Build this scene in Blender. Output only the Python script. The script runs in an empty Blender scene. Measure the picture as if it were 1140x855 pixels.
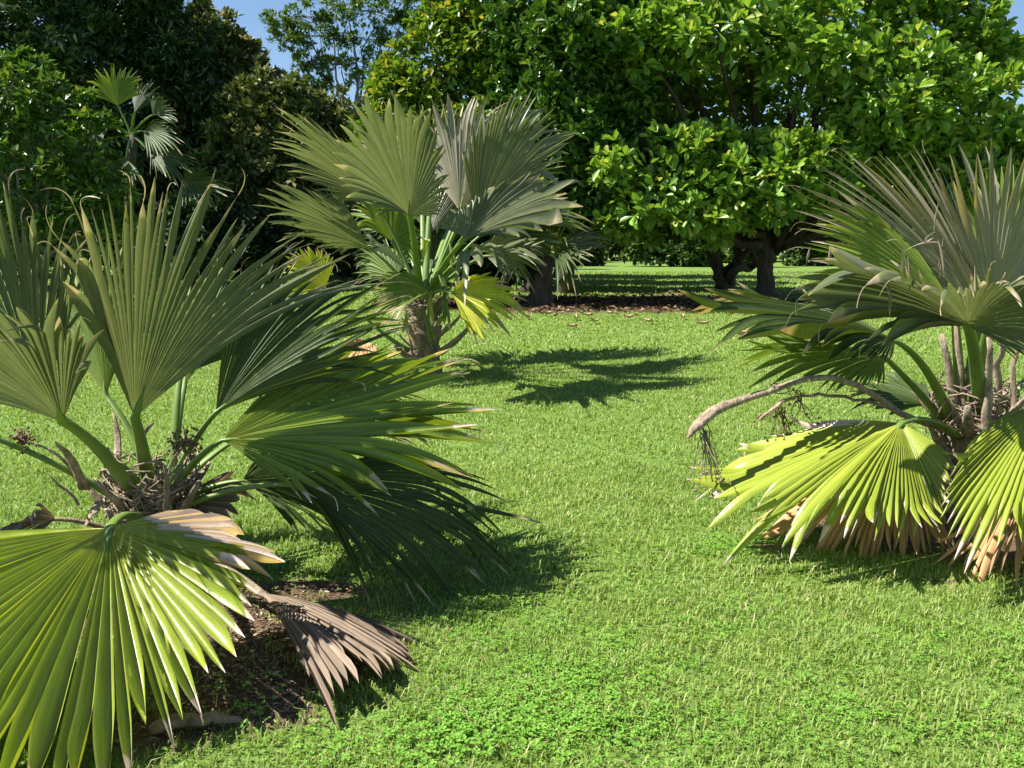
import bpy, math, random
import numpy as np
from mathutils import Vector, Matrix
R = math.radians
scene = bpy.context.scene
C = scene.collection

# ---------------------------------------------------------------- camera, sky, sun
PITCH = 9.4; CAMH = 1.6; F = 950.0
cam = bpy.data.objects.new('camera', bpy.data.cameras.new('camera')); C.objects.link(cam)
cam.data.sensor_width = 36; cam.data.lens = F/1140*36
cam.data.clip_start = 0.05; cam.data.clip_end = 2000
cam.location = (0, 0, CAMH); cam.rotation_euler = (R(90-PITCH), 0, 0)
scene.camera = cam
SUN_EL = 54.0
SUN_DIR = Vector((-0.995, -0.06, 0)).normalized()          # where the sun stands, seen from above
world = bpy.data.worlds.new('World'); scene.world = world; world.use_nodes = True
nt = world.node_tree; bg = nt.nodes['Background']
sky = nt.nodes.new('ShaderNodeTexSky'); sky.sky_type = 'NISHITA'; sky.sun_disc = False
sky.sun_elevation = R(SUN_EL); sky.sun_rotation = math.atan2(SUN_DIR.x, SUN_DIR.y)
sky.air_density = 1.0; sky.dust_density = 0.15; sky.ozone_density = 4.0
nt.links.new(sky.outputs[0], bg.inputs[0]); bg.inputs[1].default_value = 0.065
sl = bpy.data.lights.new('sun', 'SUN'); sl.energy = 5.0; sl.angle = R(0.5); sl.color = (1, .96, .88)
so = bpy.data.objects.new('sun', sl); C.objects.link(so)
sd = Vector((SUN_DIR.x*math.cos(R(SUN_EL)), SUN_DIR.y*math.cos(R(SUN_EL)), math.sin(R(SUN_EL))))
so.rotation_euler = sd.to_track_quat('Z', 'Y').to_euler(); so.location = (-10, 5, 20)
scene.view_settings.view_transform = 'Standard'; scene.view_settings.look = 'None'
scene.view_settings.exposure = 1.22; scene.view_settings.gamma = 1
scene.render.engine = 'CYCLES'
scene.cycles.max_bounces = 6; scene.cycles.transparent_max_bounces = 8

# ---------------------------------------------------------------- helpers
cp, sp = math.cos(R(PITCH)), math.sin(R(PITCH))
def W(px, py, d):
    """real point that stands d metres ahead (along the ground) on the sight line of a place in the photo"""
    cx = (px-570)/F; cy = (427.5-py)/F
    y = cp + cy*sp; z = -sp + cy*cp
    k = d/y
    return np.array((cx*k, d, CAMH+z*k))
def G(px, py):
    cx = (px-570)/F; cy = (427.5-py)/F
    y = cp + cy*sp; z = -sp + cy*cp
    k = -CAMH/z
    return np.array((cx*k, y*k, 0.0))
def nrm(v):
    v = np.asarray(v, float); return v/(np.linalg.norm(v, axis=-1, keepdims=True)+1e-12)

def tag(o, label=None, cat=None, group=None, kind=None):
    if label: o['label'] = label
    if cat: o['category'] = cat
    if group: o['group'] = group
    if kind: o['kind'] = kind
    return o
def empty(name, loc, label, cat, group=None):
    o = bpy.data.objects.new(name, None); C.objects.link(o); o.location = loc
    o.empty_display_size = .2
    return tag(o, label, cat, group)
def mesh_np(name, V, faces, mat, parent=None, col=None, smooth=False, origin=None):
    """faces: (n,k) array, or a list of such arrays (tris and quads)"""
    V = np.asarray(V, np.float64)
    if parent is not None: V = V - np.array(parent.location) if parent.parent is None else V - np.array(parent.parent.location)
    if origin is not None: V = V - np.asarray(origin)
    me = bpy.data.meshes.new(name)
    if not isinstance(faces, list): faces = [faces]
    faces = [np.asarray(f, np.int32) for f in faces if len(f)]
    me.vertices.add(len(V)); me.vertices.foreach_set('co', V.astype(np.float32).ravel())
    nl = sum(f.size for f in faces); npoly = sum(len(f) for f in faces)
    me.loops.add(nl); me.polygons.add(npoly)
    me.loops.foreach_set('vertex_index', np.concatenate([f.ravel() for f in faces]))
    tot = np.concatenate([np.full(len(f), f.shape[1], np.int32) for f in faces])
    st = np.concatenate([[0], np.cumsum(tot)[:-1]]).astype(np.int32)
    me.polygons.foreach_set('loop_start', st)
    try: me.polygons.foreach_set('loop_total', tot)
    except Exception: pass
    if smooth: me.polygons.foreach_set('use_smooth', np.ones(npoly, bool))
    me.update(calc_edges=True)
    if col is not None:
        a = me.color_attributes.new('col', 'FLOAT_COLOR', 'POINT')
        a.data.foreach_set('color', np.asarray(col, np.float32).ravel())
    me.materials.append(mat)
    o = bpy.data.objects.new(name, me); C.objects.link(o)
    if parent is not None: o.parent = parent
    if origin is not None: o.location = origin
    return o

# ---------------------------------------------------------------- materials
def new_mat(name):
    m = bpy.data.materials.new(name); m.use_nodes = True
    n = m.node_tree.nodes; n.clear()
    return m, n, m.node_tree.links
def rgb(n, c):
    x = n.new('ShaderNodeRGB'); x.outputs[0].default_value = (*c, 1); return x.outputs[0]
def mixc(n, l, fac, a, b, mode='MIX'):
    x = n.new('ShaderNodeMix'); x.data_type = 'RGBA'; x.blend_type = mode
    if isinstance(fac, (int, float)): x.inputs[0].default_value = fac
    else: l.new(fac, x.inputs[0])
    for s, v in ((6, a), (7, b)):
        if isinstance(v, tuple): x.inputs[s].default_value = (*v, 1)
        else: l.new(v, x.inputs[s])
    return x.outputs[2]
def ramp(n, l, fac, stops):
    x = n.new('ShaderNodeValToRGB'); e = x.color_ramp.elements
    while len(e) < len(stops): e.new(.5)
    for k, (p, c) in enumerate(stops):
        e[k].position = p; e[k].color = (*c, 1) if len(c) == 3 else c
    l.new(fac, x.inputs[0]); return x.outputs[0]
def math_n(n, l, op, a, b=None, clamp=False):
    x = n.new('ShaderNodeMath'); x.operation = op; x.use_clamp = clamp
    for i, v in enumerate((a, b)):
        if v is None: continue
        if isinstance(v, (int, float)): x.inputs[i].default_value = v
        else: l.new(v, x.inputs[i])
    return x.outputs[0]
def noise(n, l, scale, detail=3, vec=None, rough=.5):
    x = n.new('ShaderNodeTexNoise'); x.inputs['Scale'].default_value = scale
    x.inputs['Detail'].default_value = detail; x.inputs['Roughness'].default_value = rough
    if vec is None:
        g = n.new('ShaderNodeNewGeometry'); vec = g.outputs['Position']
    l.new(vec, x.inputs['Vector']); return x.outputs['Fac']
def leaf_shader(n, l, colr, rough, transl, tcol=(1.25, 1.15, .45), spec=.5, coat=0):
    p = n.new('ShaderNodeBsdfPrincipled'); l.new(colr, p.inputs['Base Color'])
    p.inputs['Roughness'].default_value = rough
    p.inputs['Specular IOR Level'].default_value = spec
    t = n.new('ShaderNodeBsdfTranslucent')
    tc = mixc(n, l, 1.0, colr, tcol, 'MULTIPLY'); l.new(tc, t.inputs[0])
    m = n.new('ShaderNodeMixShader'); m.inputs[0].default_value = transl
    l.new(p.outputs[0], m.inputs[1]); l.new(t.outputs[0], m.inputs[2])
    o = n.new('ShaderNodeOutputMaterial'); l.new(m.outputs[0], o.inputs[0])
    return p
def tree_leaf_mat(name, c1, c2, c3=None, rough=.42, transl=.3, spec=.5):
    """col.r = random per leaf; a few leaves take c3"""
    m, n, l = new_mat(name)
    a = n.new('ShaderNodeAttribute'); a.attribute_name = 'col'
    s = n.new('ShaderNodeSeparateColor'); l.new(a.outputs[0], s.inputs[0])
    c = mixc(n, l, s.outputs[0], c1, c2)
    if c3: c = mixc(n, l, math_n(n, l, 'GREATER_THAN', s.outputs[1], .9), c, c3)
    leaf_shader(n, l, c, rough, transl, spec=spec)
    return m
def blade_mat(name, c1, c2, rib, dead=(.42, .33, .22), rough=.45, transl=.35, spec=.4, tcol=(1.25, 1.15, .45)):
    """col = (radius, burnt, random of the segment, across the pleat)"""
    m, n, l = new_mat(name)
    a = n.new('ShaderNodeAttribute'); a.attribute_name = 'col'
    s = n.new('ShaderNodeSeparateColor'); l.new(a.outputs[0], s.inputs[0])
    c = mixc(n, l, s.outputs[2], c1, c2)
    cv = n.new('ShaderNodeCombineXYZ')
    l.new(math_n(n, l, 'ADD', math_n(n, l, 'MULTIPLY', s.outputs[2], 57.0), math_n(n, l, 'MULTIPLY', a.outputs['Alpha'], 1.6)), cv.inputs[0])
    l.new(math_n(n, l, 'MULTIPLY', s.outputs[0], 1.6), cv.inputs[1]); l.new(s.outputs[2], cv.inputs[2])
    stk = noise(n, l, 3.0, 5, cv.outputs[0], .65)
    c = mixc(n, l, 1.0, c, ramp(n, l, stk, [(.3, (.62, .62, .62)), (.55, (1, 1, 1)), (.72, (1.35, 1.3, 1.2))]), 'MULTIPLY')
    nz = noise(n, l, 9, 4)
    c = mixc(n, l, math_n(n, l, 'MULTIPLY', nz, .35), c, tuple(min(1, x*1.8) for x in c1))
    # pale rib on the ridge of each pleat
    f = ramp(n, l, a.outputs['Alpha'], [(0, (0, 0, 0)), (.8, (0, 0, 0)), (1, (1, 1, 1))])
    f = math_n(n, l, 'MULTIPLY', f, .55)
    c = mixc(n, l, f, c, rib)
    # yellowing near the hub
    f2 = ramp(n, l, s.outputs[0], [(0, (.5, .5, .5)), (.3, (0, 0, 0)), (1, (0, 0, 0))])
    c = mixc(n, l, f2, c, rib)
    # small rust spots
    f4 = ramp(n, l, noise(n, l, 60, 2), [(.68, (0, 0, 0)), (.74, (.6, .6, .6))])
    c = mixc(n, l, f4, c, tuple(x*.6 for x in dead))
    nb = noise(n, l, 22, 3)
    b = math_n(n, l, 'ADD', s.outputs[1], math_n(n, l, 'MULTIPLY', math_n(n, l, 'SUBTRACT', nb, .5), .6))
    fy = ramp(n, l, b, [(.28, (0, 0, 0)), (.45, (1, 1, 1))])
    c = mixc(n, l, math_n(n, l, 'MULTIPLY', fy, .6), c, (.26, .26, .08))
    fb = ramp(n, l, b, [(.48, (0, 0, 0)), (.6, (1, 1, 1))])
    dc = mixc(n, l, stk, tuple(x*.55 for x in dead), tuple(min(1, x*1.45) for x in dead))
    c = mixc(n, l, fb, c, dc)
    p = leaf_shader(n, l, c, rough, transl, tcol=tcol, spec=spec)
    # fine lengthwise veins as relief
    bp = n.new('ShaderNodeBump'); bp.inputs['Strength'].default_value = .25; bp.inputs['Distance'].default_value = .004
    l.new(noise(n, l, 70, 3), bp.inputs['Height']); l.new(bp.outputs[0], p.inputs['Normal'])
    return m
def bark_mat(name, c1, c2, scale=14, rough=.9, stretch=.25, bump=.8):
    m, n, l = new_mat(name)
    tc = n.new('ShaderNodeNewGeometry'); mp = n.new('ShaderNodeMapping')
    mp.inputs['Scale'].default_value = (1, 1, stretch); l.new(tc.outputs['Position'], mp.inputs[0])
    f = noise(n, l, scale, 6, mp.outputs[0], .65)
    c = ramp(n, l, f, [(.3, c1), (.7, c2)])
    p = n.new('ShaderNodeBsdfPrincipled'); l.new(c, p.inputs['Base Color']); p.inputs['Roughness'].default_value = rough
    b = n.new('ShaderNodeBump'); b.inputs['Strength'].default_value = bump; b.inputs['Distance'].default_value = .02
    l.new(f, b.inputs['Height']); l.new(b.outputs[0], p.inputs['Normal'])
    o = n.new('ShaderNodeOutputMaterial'); l.new(p.outputs[0], o.inputs[0])
    return m

M = {}
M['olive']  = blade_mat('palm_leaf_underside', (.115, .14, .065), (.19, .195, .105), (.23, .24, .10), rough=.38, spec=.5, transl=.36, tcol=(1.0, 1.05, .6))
M['green']  = blade_mat('palm_leaf_green', (.09, .15, .024), (.15, .22, .038), (.26, .31, .06), transl=.32, rough=.5, spec=.3)
M['bright'] = blade_mat('palm_leaf_bright', (.23, .30, .028), (.33, .40, .045), (.50, .50, .09), dead=(.66, .54, .46), transl=.30, rough=.36, spec=.5)
M['mid']    = blade_mat('palm_leaf_sunlit_tint', (.14, .21, .028), (.23, .31, .045), (.36, .38, .07), dead=(.6, .5, .42), transl=.30, rough=.42, spec=.4)  # green lightened so that sunlight is part of the leaf colour
M['yellow'] = blade_mat('palm_leaf_yellow', (.38, .42, .03), (.46, .44, .04), (.6, .55, .08), transl=.35)
M['dark']   = blade_mat('palm_leaf_shade_tint', (.045, .075, .02), (.065, .095, .028), (.12, .15, .04), transl=.25, rough=.45, spec=.25)  # green darkened so that shade is part of the leaf colour
M['taupe']  = blade_mat('palm_leaf_taupe', (.23, .21, .15), (.31, .275, .19), (.28, .26, .14), rough=.4, spec=.5, transl=.28)
M['dead']   = blade_mat('dead_leaf', (.17, .125, .09), (.36, .285, .21), (.42, .35, .27), dead=(.46, .39, .31), transl=.12, rough=.8, spec=.15, tcol=(1, .8, .5))
M['rust']   = blade_mat('rusty_dead_leaf', (.42, .24, .11), (.55, .36, .19), (.62, .44, .26), dead=(.35, .22, .13), transl=.15, rough=.7, spec=.2, tcol=(1, .8, .5))
M['stalk']  = bark_mat('leaf_stalk_green', (.09, .16, .025), (.16, .24, .04), 8, .45, .1, .1)
M['stalk_dry'] = bark_mat('leaf_stalk_dry', (.13, .085, .05), (.48, .38, .27), 42, .9, .35, .9)
M['fibre']  = bark_mat('palm_fibre', (.11, .07, .04), (.36, .27, .17), 30, .95, .3, 1)
M['bark']   = bark_mat('bark_brown', (.035, .025, .018), (.11, .085, .06), 12)
M['bark_grey'] = bark_mat('bark_grey', (.13, .11, .09), (.28, .25, .21), 10)
M['fruit']  = bark_mat('dry_fruit', (.10, .05, .03), (.22, .12, .07), 40, .8, 1)
M['fallen'] = bark_mat('fallen_leaf_tan', (.35, .22, .13), (.6, .42, .28), 20, .7, 1, .3)

# ---------------------------------------------------------------- generic shapes
def tube(pts, rads, seg=8, flat=1.0):
    """tapered tube round a smooth path; returns V, quads"""
    pts = [np.asarray(p, float) for p in pts]
    n = len(pts); V = []; Fq = []
    up = np.array((0, 0, 1.0)); prev = None
    for i in range(n):
        t = nrm(pts[min(i+1, n-1)] - pts[max(i-1, 0)])
        if prev is None:
            a = np.cross(t, up); 
            if np.linalg.norm(a) < .2: a = np.cross(t, (0, 1.0, 0))
        else: a = prev - t*np.dot(prev, t)
        a = nrm(a); b = np.cross(t, a); prev = a
        for k in range(seg):
            th = 2*math.pi*k/seg
            V.append(pts[i] + rads[i]*(math.cos(th)*a + flat*math.sin(th)*b))
    for i in range(n-1):
        for k in range(seg):
            k2 = (k+1) % seg
            Fq.append((i*seg+k, i*seg+k2, (i+1)*seg+k2, (i+1)*seg+k))
    V = np.array(V); c0 = len(V)
    V = np.vstack([V, pts[0], pts[-1]])
    T = [(c0, (k+1) % seg, k) for k in range(seg)] + [(c0+1, (n-1)*seg+k, (n-1)*seg+(k+1) % seg) for k in range(seg)]
    return V, np.array(Fq), np.array(T)
def bez(a, b, c, n=10):
    a, b, c = (np.asarray(q, float) for q in (a, b, c))
    return [(1-t)**2*a + 2*t*(1-t)*b + t*t*c for t in np.linspace(0, 1, n)]
class MB:
    def __init__(s): s.V = []; s.Q = []; s.T = []; s.n = 0
    def add(s, V, Q=None, T=None):
        s.V.append(np.asarray(V, float))
        if Q is not None and len(Q): s.Q.append(np.asarray(Q)+s.n)
        if T is not None and len(T): s.T.append(np.asarray(T)+s.n)
        s.n += len(V)
    def tube(s, pts, rads, seg=8, flat=1.0): s.add(*tube(pts, rads, seg, flat))
    def build(s, name, mat, parent=None, smooth=True, origin=None):
        fs = []
        if s.Q: fs.append(np.vstack(s.Q))
        if s.T: fs.append(np.vstack(s.T))
        return mesh_np(name, np.vstack(s.V), fs, mat, parent, smooth=smooth, origin=origin)
def wob(p, amp, rng): return np.asarray(p, float) + rng.normal(0, amp, 3)

# ---------------------------------------------------------------- fan leaf blade
def catmull(P, u):
    P = np.asarray(P, float); n = len(P); x = u*(n-1); i = min(int(x), n-2); f = x-i
    p0 = P[max(i-1, 0)] if i > 0 else 2*P[0]-P[1]; p1 = P[i]; p2 = P[i+1]; p3 = P[i+2] if i+2 < n else 2*P[-1]-P[-2]
    return .5*((2*p1)+(-p0+p2)*f+(2*p0-5*p1+4*p2-p3)*f*f+(-p0+3*p1-3*p2+p3)*f**3)
def fan(parent, hub, tips, n=40, split=.6, mat='green', amp=.30, arch=.06, rag=.05, droop=.10, burn=(), tipburn=.95,
        thread=0, seed=1, wave=.012, name='leaf_blade', label=None, kink=.09, rows=13, bentP=.12):
    rng = np.random.default_rng(seed)
    H = np.asarray(hub, float)
    D = [np.asarray(t, float)-H for t in tips]
    # even the controls out by angle
    u_ = [nrm(d) for d in D]
    ang = np.concatenate([[0], np.cumsum([math.acos(max(-1, min(1, float(np.dot(u_[i], u_[i+1]))))) for i in range(len(D)-1)])])
    Lc = np.array([np.linalg.norm(d) for d in D])
    total = ang[-1]
    def at(a):      # a in 0..1 by angle
        a = max(0, min(1, a))*total
        i = int(np.searchsorted(ang, a, side='right')-1); i = max(0, min(len(D)-2, i))
        f = (a-ang[i])/max(1e-6, ang[i+1]-ang[i]); x = (i+f)/(len(D)-1)
        d = nrm(catmull(u_, x)); L = float(catmull(Lc[:, None], x)[0])
        return d, L
    K = 400
    tab = [at(k/K) for k in range(K+1)]
    dirs = np.array([t[0] for t in tab]); lens = np.array([t[1] for t in tab])
    tang = np.gradient(dirs, axis=0); N = nrm(np.cross(dirs, tang))
    # gentle swell of the whole blade
    ph = rng.uniform(0, 6.28); ph2 = rng.uniform(0, 6.28)
    def P(t, r):
        x = max(0, min(1, t))*K; i = min(int(x), K-1); f = x-i
        d = dirs[i]*(1-f)+dirs[i+1]*f; L = lens[i]*(1-f)+lens[i+1]*f; nn = N[i]*(1-f)+N[i+1]*f
        p = H + d*L*r
        p = p + np.array((0, 0, 1))*arch*L*4*(r-r*r)
        p = p + nn*L*wave*r*(math.sin(t*total*5+ph)+.6*math.sin(t*total*11+ph2+2*r))*2
        return p, nn, L
    seams = np.arange(n+1)/n + np.concatenate([[0], rng.normal(0, .19/n, n-1), [0]])
    ss = np.clip(split + rng.normal(0, rag, n+1), .25, .93)
    V = []; Cc = []; Q = []; T = []
    rr = np.concatenate([np.linspace(.015, split-.02, 6), np.linspace(split+.03, 1, rows-6)])
    for k in range(n):
        t0, t1 = seams[k], seams[k+1]; tc = (t0+t1)/2; s0, s1 = ss[k], ss[k+1]
        Lk = 1 + rng.normal(0, .09 if name == 'dead_leaf_blade' else .05)
        if rng.random() < .06: Lk *= rng.uniform(.75, .92)
        rnd = rng.random()
        dr = abs(rng.normal(0, droop)) + (rng.uniform(.1, .3)*droop*8 if rng.random() < bentP else 0)
        side = rng.normal(0, kink); tw = rng.normal(0, .25)
        bk = rng.uniform(.0, .12)
        bstart = 2.0
        for (a, b, st) in burn:
            if a <= tc <= b: bstart = min(bstart, st + rng.normal(0, .09))
        tb = tipburn + rng.normal(0, .05)
        base = len(V); cnt = 0
        for j, r in enumerate(rr):
            def w(s):
                if r <= s: return 1.0
                q = (r-s)/(1-s); return max(.03, 1-q**1.6)
            rL = r*Lk if r > .5 else r*(1+(Lk-1)*r/.5)
            sm = min(s0, s1); q = max(0, (r-sm)/(1-sm))
            pc, nn, L = P(tc, rL); pl, _, _ = P(tc+(t0-tc)*w(s0), rL); pr, _, _ = P(tc+(t1-tc)*w(s1), rL)
            half = np.linalg.norm(pr-pl)/2
            am = amp*1.3*half*(1+.5*q)
            off = np.array((0, 0, -1.0))*dr*L*q**2 + nn*side*L*q**1.5
            lat = nrm(pr-pl)
            twv = nn*tw*half*q*2
            V += [pl-nn*am+off-twv, pc+nn*am+off, pr-nn*am+off+twv]
            bv = max(0, min(1, .5+(r-bstart)*5)) if bstart < 1.5 else 0
            bv = max(bv, max(0, min(1, .5+(r-tb)*9)) if r > tb-.1 else 0)
            Cc += [(r, bv, rnd, 0), (r, bv, rnd, 1), (r, bv, rnd, 0)]
            cnt += 1
        # thread: the thin dry filament the tip ends in
        if thread > 0 and rng.random() < thread:
            c = V[-2].copy(); v = nrm(V[-2]-V[-5]); ln = L*rng.uniform(.06, .16); m_ = 9
            cu = nrm(np.cross(v, rng.normal(0, 1, 3)))*rng.uniform(.2, .7)+np.array((0, 0, -.55))
            wv = lat*.0022
            for q in range(m_):
                c = c+v*ln/m_; v = nrm(v+cu*.33*rng.uniform(.6, 1.3))
                V += [c-wv, c+nn*.0015, c+wv]; Cc += [(1, 1, rnd, .5)]*3; cnt += 1
        for j in range(cnt-1):
            a = base+3*j
            Q += [(a, a+1, a+4, a+3), (a+1, a+2, a+5, a+4)]
    o = mesh_np(name, V, np.array(Q), M[mat] if isinstance(mat, str) else mat, parent, Cc)
    if label: o['label'] = label
    return o
def stalk(parent, a, b, ctrl=None, r0=.035, r1=.016, mat='stalk', name='leaf_stalk', seg=9, flat=.55, into=None):
    a = np.asarray(a, float); b = np.asarray(b, float)
    if ctrl is None:
        m_ = a*.45+b*.55; ctrl = m_+np.array((0, 0, .12*np.linalg.norm(b-a)))
    P_ = bez(a, ctrl, b, 14)
    rr = [r0+(r1-r0)*(k/13)**.6 for k in range(14)]
    if into is not None:
        P_ = list(P_)+[b+np.asarray(into)*t for t in (.035, .08, .14)]; rr += [r1*.8, r1*.45, r1*.1]
    mb = MB(); mb.tube(P_, rr, seg, flat)
    return mb.build(name, M[mat], parent)

# ================================================================ SETTING: ground
rngG = np.random.default_rng(5)
P1 = np.array((-1.72, 3.95, 0)); P2 = G(473, 417); P3 = G(602, 340); P5 = np.array((2.78, 5.05, 0))
soil_spots = [(*G(270, 730)[:2], .62, .38), (*G(215, 790)[:2], .5, .3), (-1.6, 3.5, .9, .55), (*P2[:2], .45, .35), (P5[0]-.3, P5[1]-.4, .9, .6),
              (*G(340, 655)[:2], .35, .14), (*G(880, 610)[:2], .30, .06), (*G(1060, 650)[:2], .2, .05)]
def vnoise(x, y, s, seed=0):
    x = x*s+seed*17.3; y = y*s-seed*9.1
    return (np.sin(x*1.3+1.7*np.sin(y*.9))+np.sin(y*1.7+1.3*np.sin(x*1.1+seed))+np.sin((x+y)*.8+2))/3
def soil(x, y):
    m = np.zeros_like(x)
    for (cx, cy, a, b) in soil_spots:
        q = ((x-cx)/a)**2+((y-cy)/b)**2
        m = np.maximum(m, np.clip(1.5-q*1.2, 0, 1))
    m = m*np.clip(.8+.5*vnoise(x, y, 7), 0, 1)
    return m
def litter(x, y):
    """brown litter under the trees"""
    q = ((x-2.0)/5.5)**2+((y-22.5)/3.3)**2
    q2 = ((x-8)/6)**2+((y-25)/4)**2
    return np.maximum(np.clip(1.6-1.3*q, 0, 1), np.clip(1.5-1.3*q2, 0, 1)*.7)*np.clip(.8+.4*vnoise(x, y, 1.5), 0, 1)
xs = np.concatenate([-np.geomspace(600, 7.2, 26), np.arange(-7, 7.01, .08), np.geomspace(7.2, 600, 26)])
ys = np.concatenate([-np.geomspace(300, 1.2, 14), np.arange(-1, 12.01, .08), np.geomspace(12.2, 40, 60), np.geomspace(42, 900, 24)])
X, Y = np.meshgrid(xs, ys)
def gz(x, y): return .012*vnoise(x, y, .9)*np.clip(1-y/60, 0, 1)
Z = gz(X, Y) - .004
V = np.stack([X.ravel(), Y.ravel(), Z.ravel()], 1)
nx, ny = len(xs), len(ys)
ii = (np.arange(ny-1)[:, None]*nx+np.arange(nx-1)[None]).ravel()
Fq = np.stack([ii, ii+1, ii+nx+1, ii+nx], 1)
sc = soil(X.ravel(), Y.ravel()); lt = litter(X.ravel(), Y.ravel())
colg = np.stack([sc, lt, np.zeros_like(sc), np.ones_like(sc)], 1)
m, n, l = new_mat('lawn_ground')
a = n.new('ShaderNodeAttribute'); a.attribute_name = 'col'
s = n.new('ShaderNodeSeparateColor'); l.new(a.outputs[0], s.inputs[0])
c = mixc(n, l, noise(n, l, 1.1, 5), (.15, .24, .04), (.22, .31, .07))
c = mixc(n, l, ramp(n, l, noise(n, l, 30, 5, rough=.7), [(.35, (0, 0, 0)), (.7, (1, 1, 1))]), c, (.06, .13, .016))
c = mixc(n, l, ramp(n, l, noise(n, l, 3.2, 4), [(.6, (0, 0, 0)), (.8, (.35, .35, .35))]), c, (.22, .21, .08))
soilc = mixc(n, l, noise(n, l, 45, 6, rough=.7), (.05, .03, .02), (.22, .14, .09))
fs = math_n(n, l, 'ADD', s.outputs[0], math_n(n, l, 'MULTIPLY', math_n(n, l, 'SUBTRACT', noise(n, l, 12, 4), .5), .8))
c = mixc(n, l, ramp(n, l, fs, [(.4, (0, 0, 0)), (.6, (1, 1, 1))]), c, soilc)
fl = math_n(n, l, 'ADD', s.outputs[1], math_n(n, l, 'MULTIPLY', math_n(n, l, 'SUBTRACT', noise(n, l, 2.5, 5), .5), .9))
c = mixc(n, l, ramp(n, l, fl, [(.4, (0, 0, 0)), (.65, (1, 1, 1))]), c, soilc)
p = n.new('ShaderNodeBsdfPrincipled'); l.new(c, p.inputs['Base Color']); p.inputs['Roughness'].default_value = .9; p.inputs['Specular IOR Level'].default_value = .2
b = n.new('ShaderNodeBump'); b.inputs['Strength'].default_value = .7; b.inputs['Distance'].default_value = .03
l.new(noise(n, l, 40, 6, rough=.7), b.inputs['Height']); l.new(b.outputs[0], p.inputs['Normal'])
o_ = n.new('ShaderNodeOutputMaterial'); l.new(p.outputs[0], o_.inputs[0])
g = mesh_np('ground', V, Fq, m, None, colg, smooth=True); tag(g, 'mown lawn ground with bare soil spots', 'ground', kind='structure')

# grass: real blades, denser and finer close by
def grass_band(y0, y1, dens, h, w, rng, lean=.8):
    area = .72*(y1*y1-y0*y0)+1.0*(y1-y0)
    N_ = int(dens*area)
    y = np.sqrt(rng.uniform(y0*y0, y1*y1, N_)); x = rng.uniform(-1, 1, N_)*(.72*y+.5)
    keep = rng.random(N_) > np.clip(soil(x, y)*1.15-.25*np.clip(vnoise(x, y, 14, 9), 0, 1), 0, .95)
    keep &= rng.random(N_) > np.clip(litter(x, y)*1.1, 0, .96)
    x = x[keep]; y = y[keep]; N_ = len(x)
    clump = .6+.4*vnoise(x, y, 9, 3)+.15*vnoise(x, y, 31, 1)
    hh = h*rng.uniform(.5, 1.25, N_)*np.clip(clump+.3, .45, 1.3); ww = w*rng.uniform(.7, 1.3, N_)
    th = rng.uniform(0, 6.283, N_); dx, dy = np.cos(th), np.sin(th)
    ln = rng.uniform(.15, lean, N_)
    z0 = gz(x, y)-.006
    b1 = np.stack([x-dy*ww/2, y+dx*ww/2, z0], 1); b2 = np.stack([x+dy*ww/2, y-dx*ww/2, z0], 1)
    mx = x+dx*hh*ln*.45; my = y+dy*hh*ln*.45; mz = z0+hh*.62
    m1 = np.stack([mx-dy*ww*.4, my+dx*ww*.4, mz], 1); m2 = np.stack([mx+dy*ww*.4, my-dx*ww*.4, mz], 1)
    tp = np.stack([x+dx*hh*ln*1.25, y+dy*hh*ln*1.25, z0+hh*(1.05-.45*ln)], 1)
    V = np.stack([b1, b2, m2, m1, tp], 1).reshape(-1, 3)
    i = np.arange(N_)*5
    Q = np.stack([i, i+1, i+2, i+3], 1); T = np.stack([i+3, i+2, i+4], 1)
    r1 = np.clip(rng.random(N_)*.5+.25*(.5+.5*vnoise(x, y, 1.3, 2))+.25*(.5+.5*vnoise(x, y, 7.3, 5)), 0, 1); r2 = rng.random(N_)
    dry = (r2 > .95-.16*np.clip(vnoise(x, y, 2.1, 6)-.1, 0, 1)).astype(float)
    col = np.repeat(np.stack([r1, dry, r2, np.ones(N_)], 1), 5, 0)
    return V, Q, T, col
def join(parts):
    Vs, Qs, Ts, Cs = [], [], [], []; n0 = 0
    for V, Q, T, c in parts:
        Vs.append(V); Cs.append(c)
        if Q is not None and len(Q): Qs.append(Q+n0)
        if T is not None and len(T): Ts.append(T+n0)
        n0 += len(V)
    return np.vstack(Vs), [np.vstack(q) for q in (Qs, Ts) if q], np.vstack(Cs)
m, n, l = new_mat('grass_blades')
a = n.new('ShaderNodeAttribute'); a.attribute_name = 'col'
s = n.new('ShaderNodeSeparateColor'); l.new(a.outputs[0], s.inputs[0])
c = mixc(n, l, s.outputs[0], (.15, .25, .038), (.33, .41, .10))
c = mixc(n, l, s.outputs[1], c, (.46, .42, .2))
leaf_shader(n, l, c, .5, .35, tcol=(1.1, 1.2, .5), spec=.3); Mgrass = m
rg = np.random.default_rng(11)
bands = [grass_band(2.0, 3.8, 7500, .036, .0050, rg), grass_band(2.0, 5, 300, .062, .006, rg, 1.2), grass_band(3.8, 6, 4800, .036, .0062, rg), grass_band(6, 12, 1900, .038, .009, rg),
         grass_band(12, 26, 420, .045, .019, rg), grass_band(26, 48, 60, .07, .05, rg)]
V, Fs, cc = join(bands)
tag(mesh_np('grass', V, Fs, Mgrass, None, cc), 'short green grass of the mown lawn', 'grass', kind='stuff')

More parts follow.
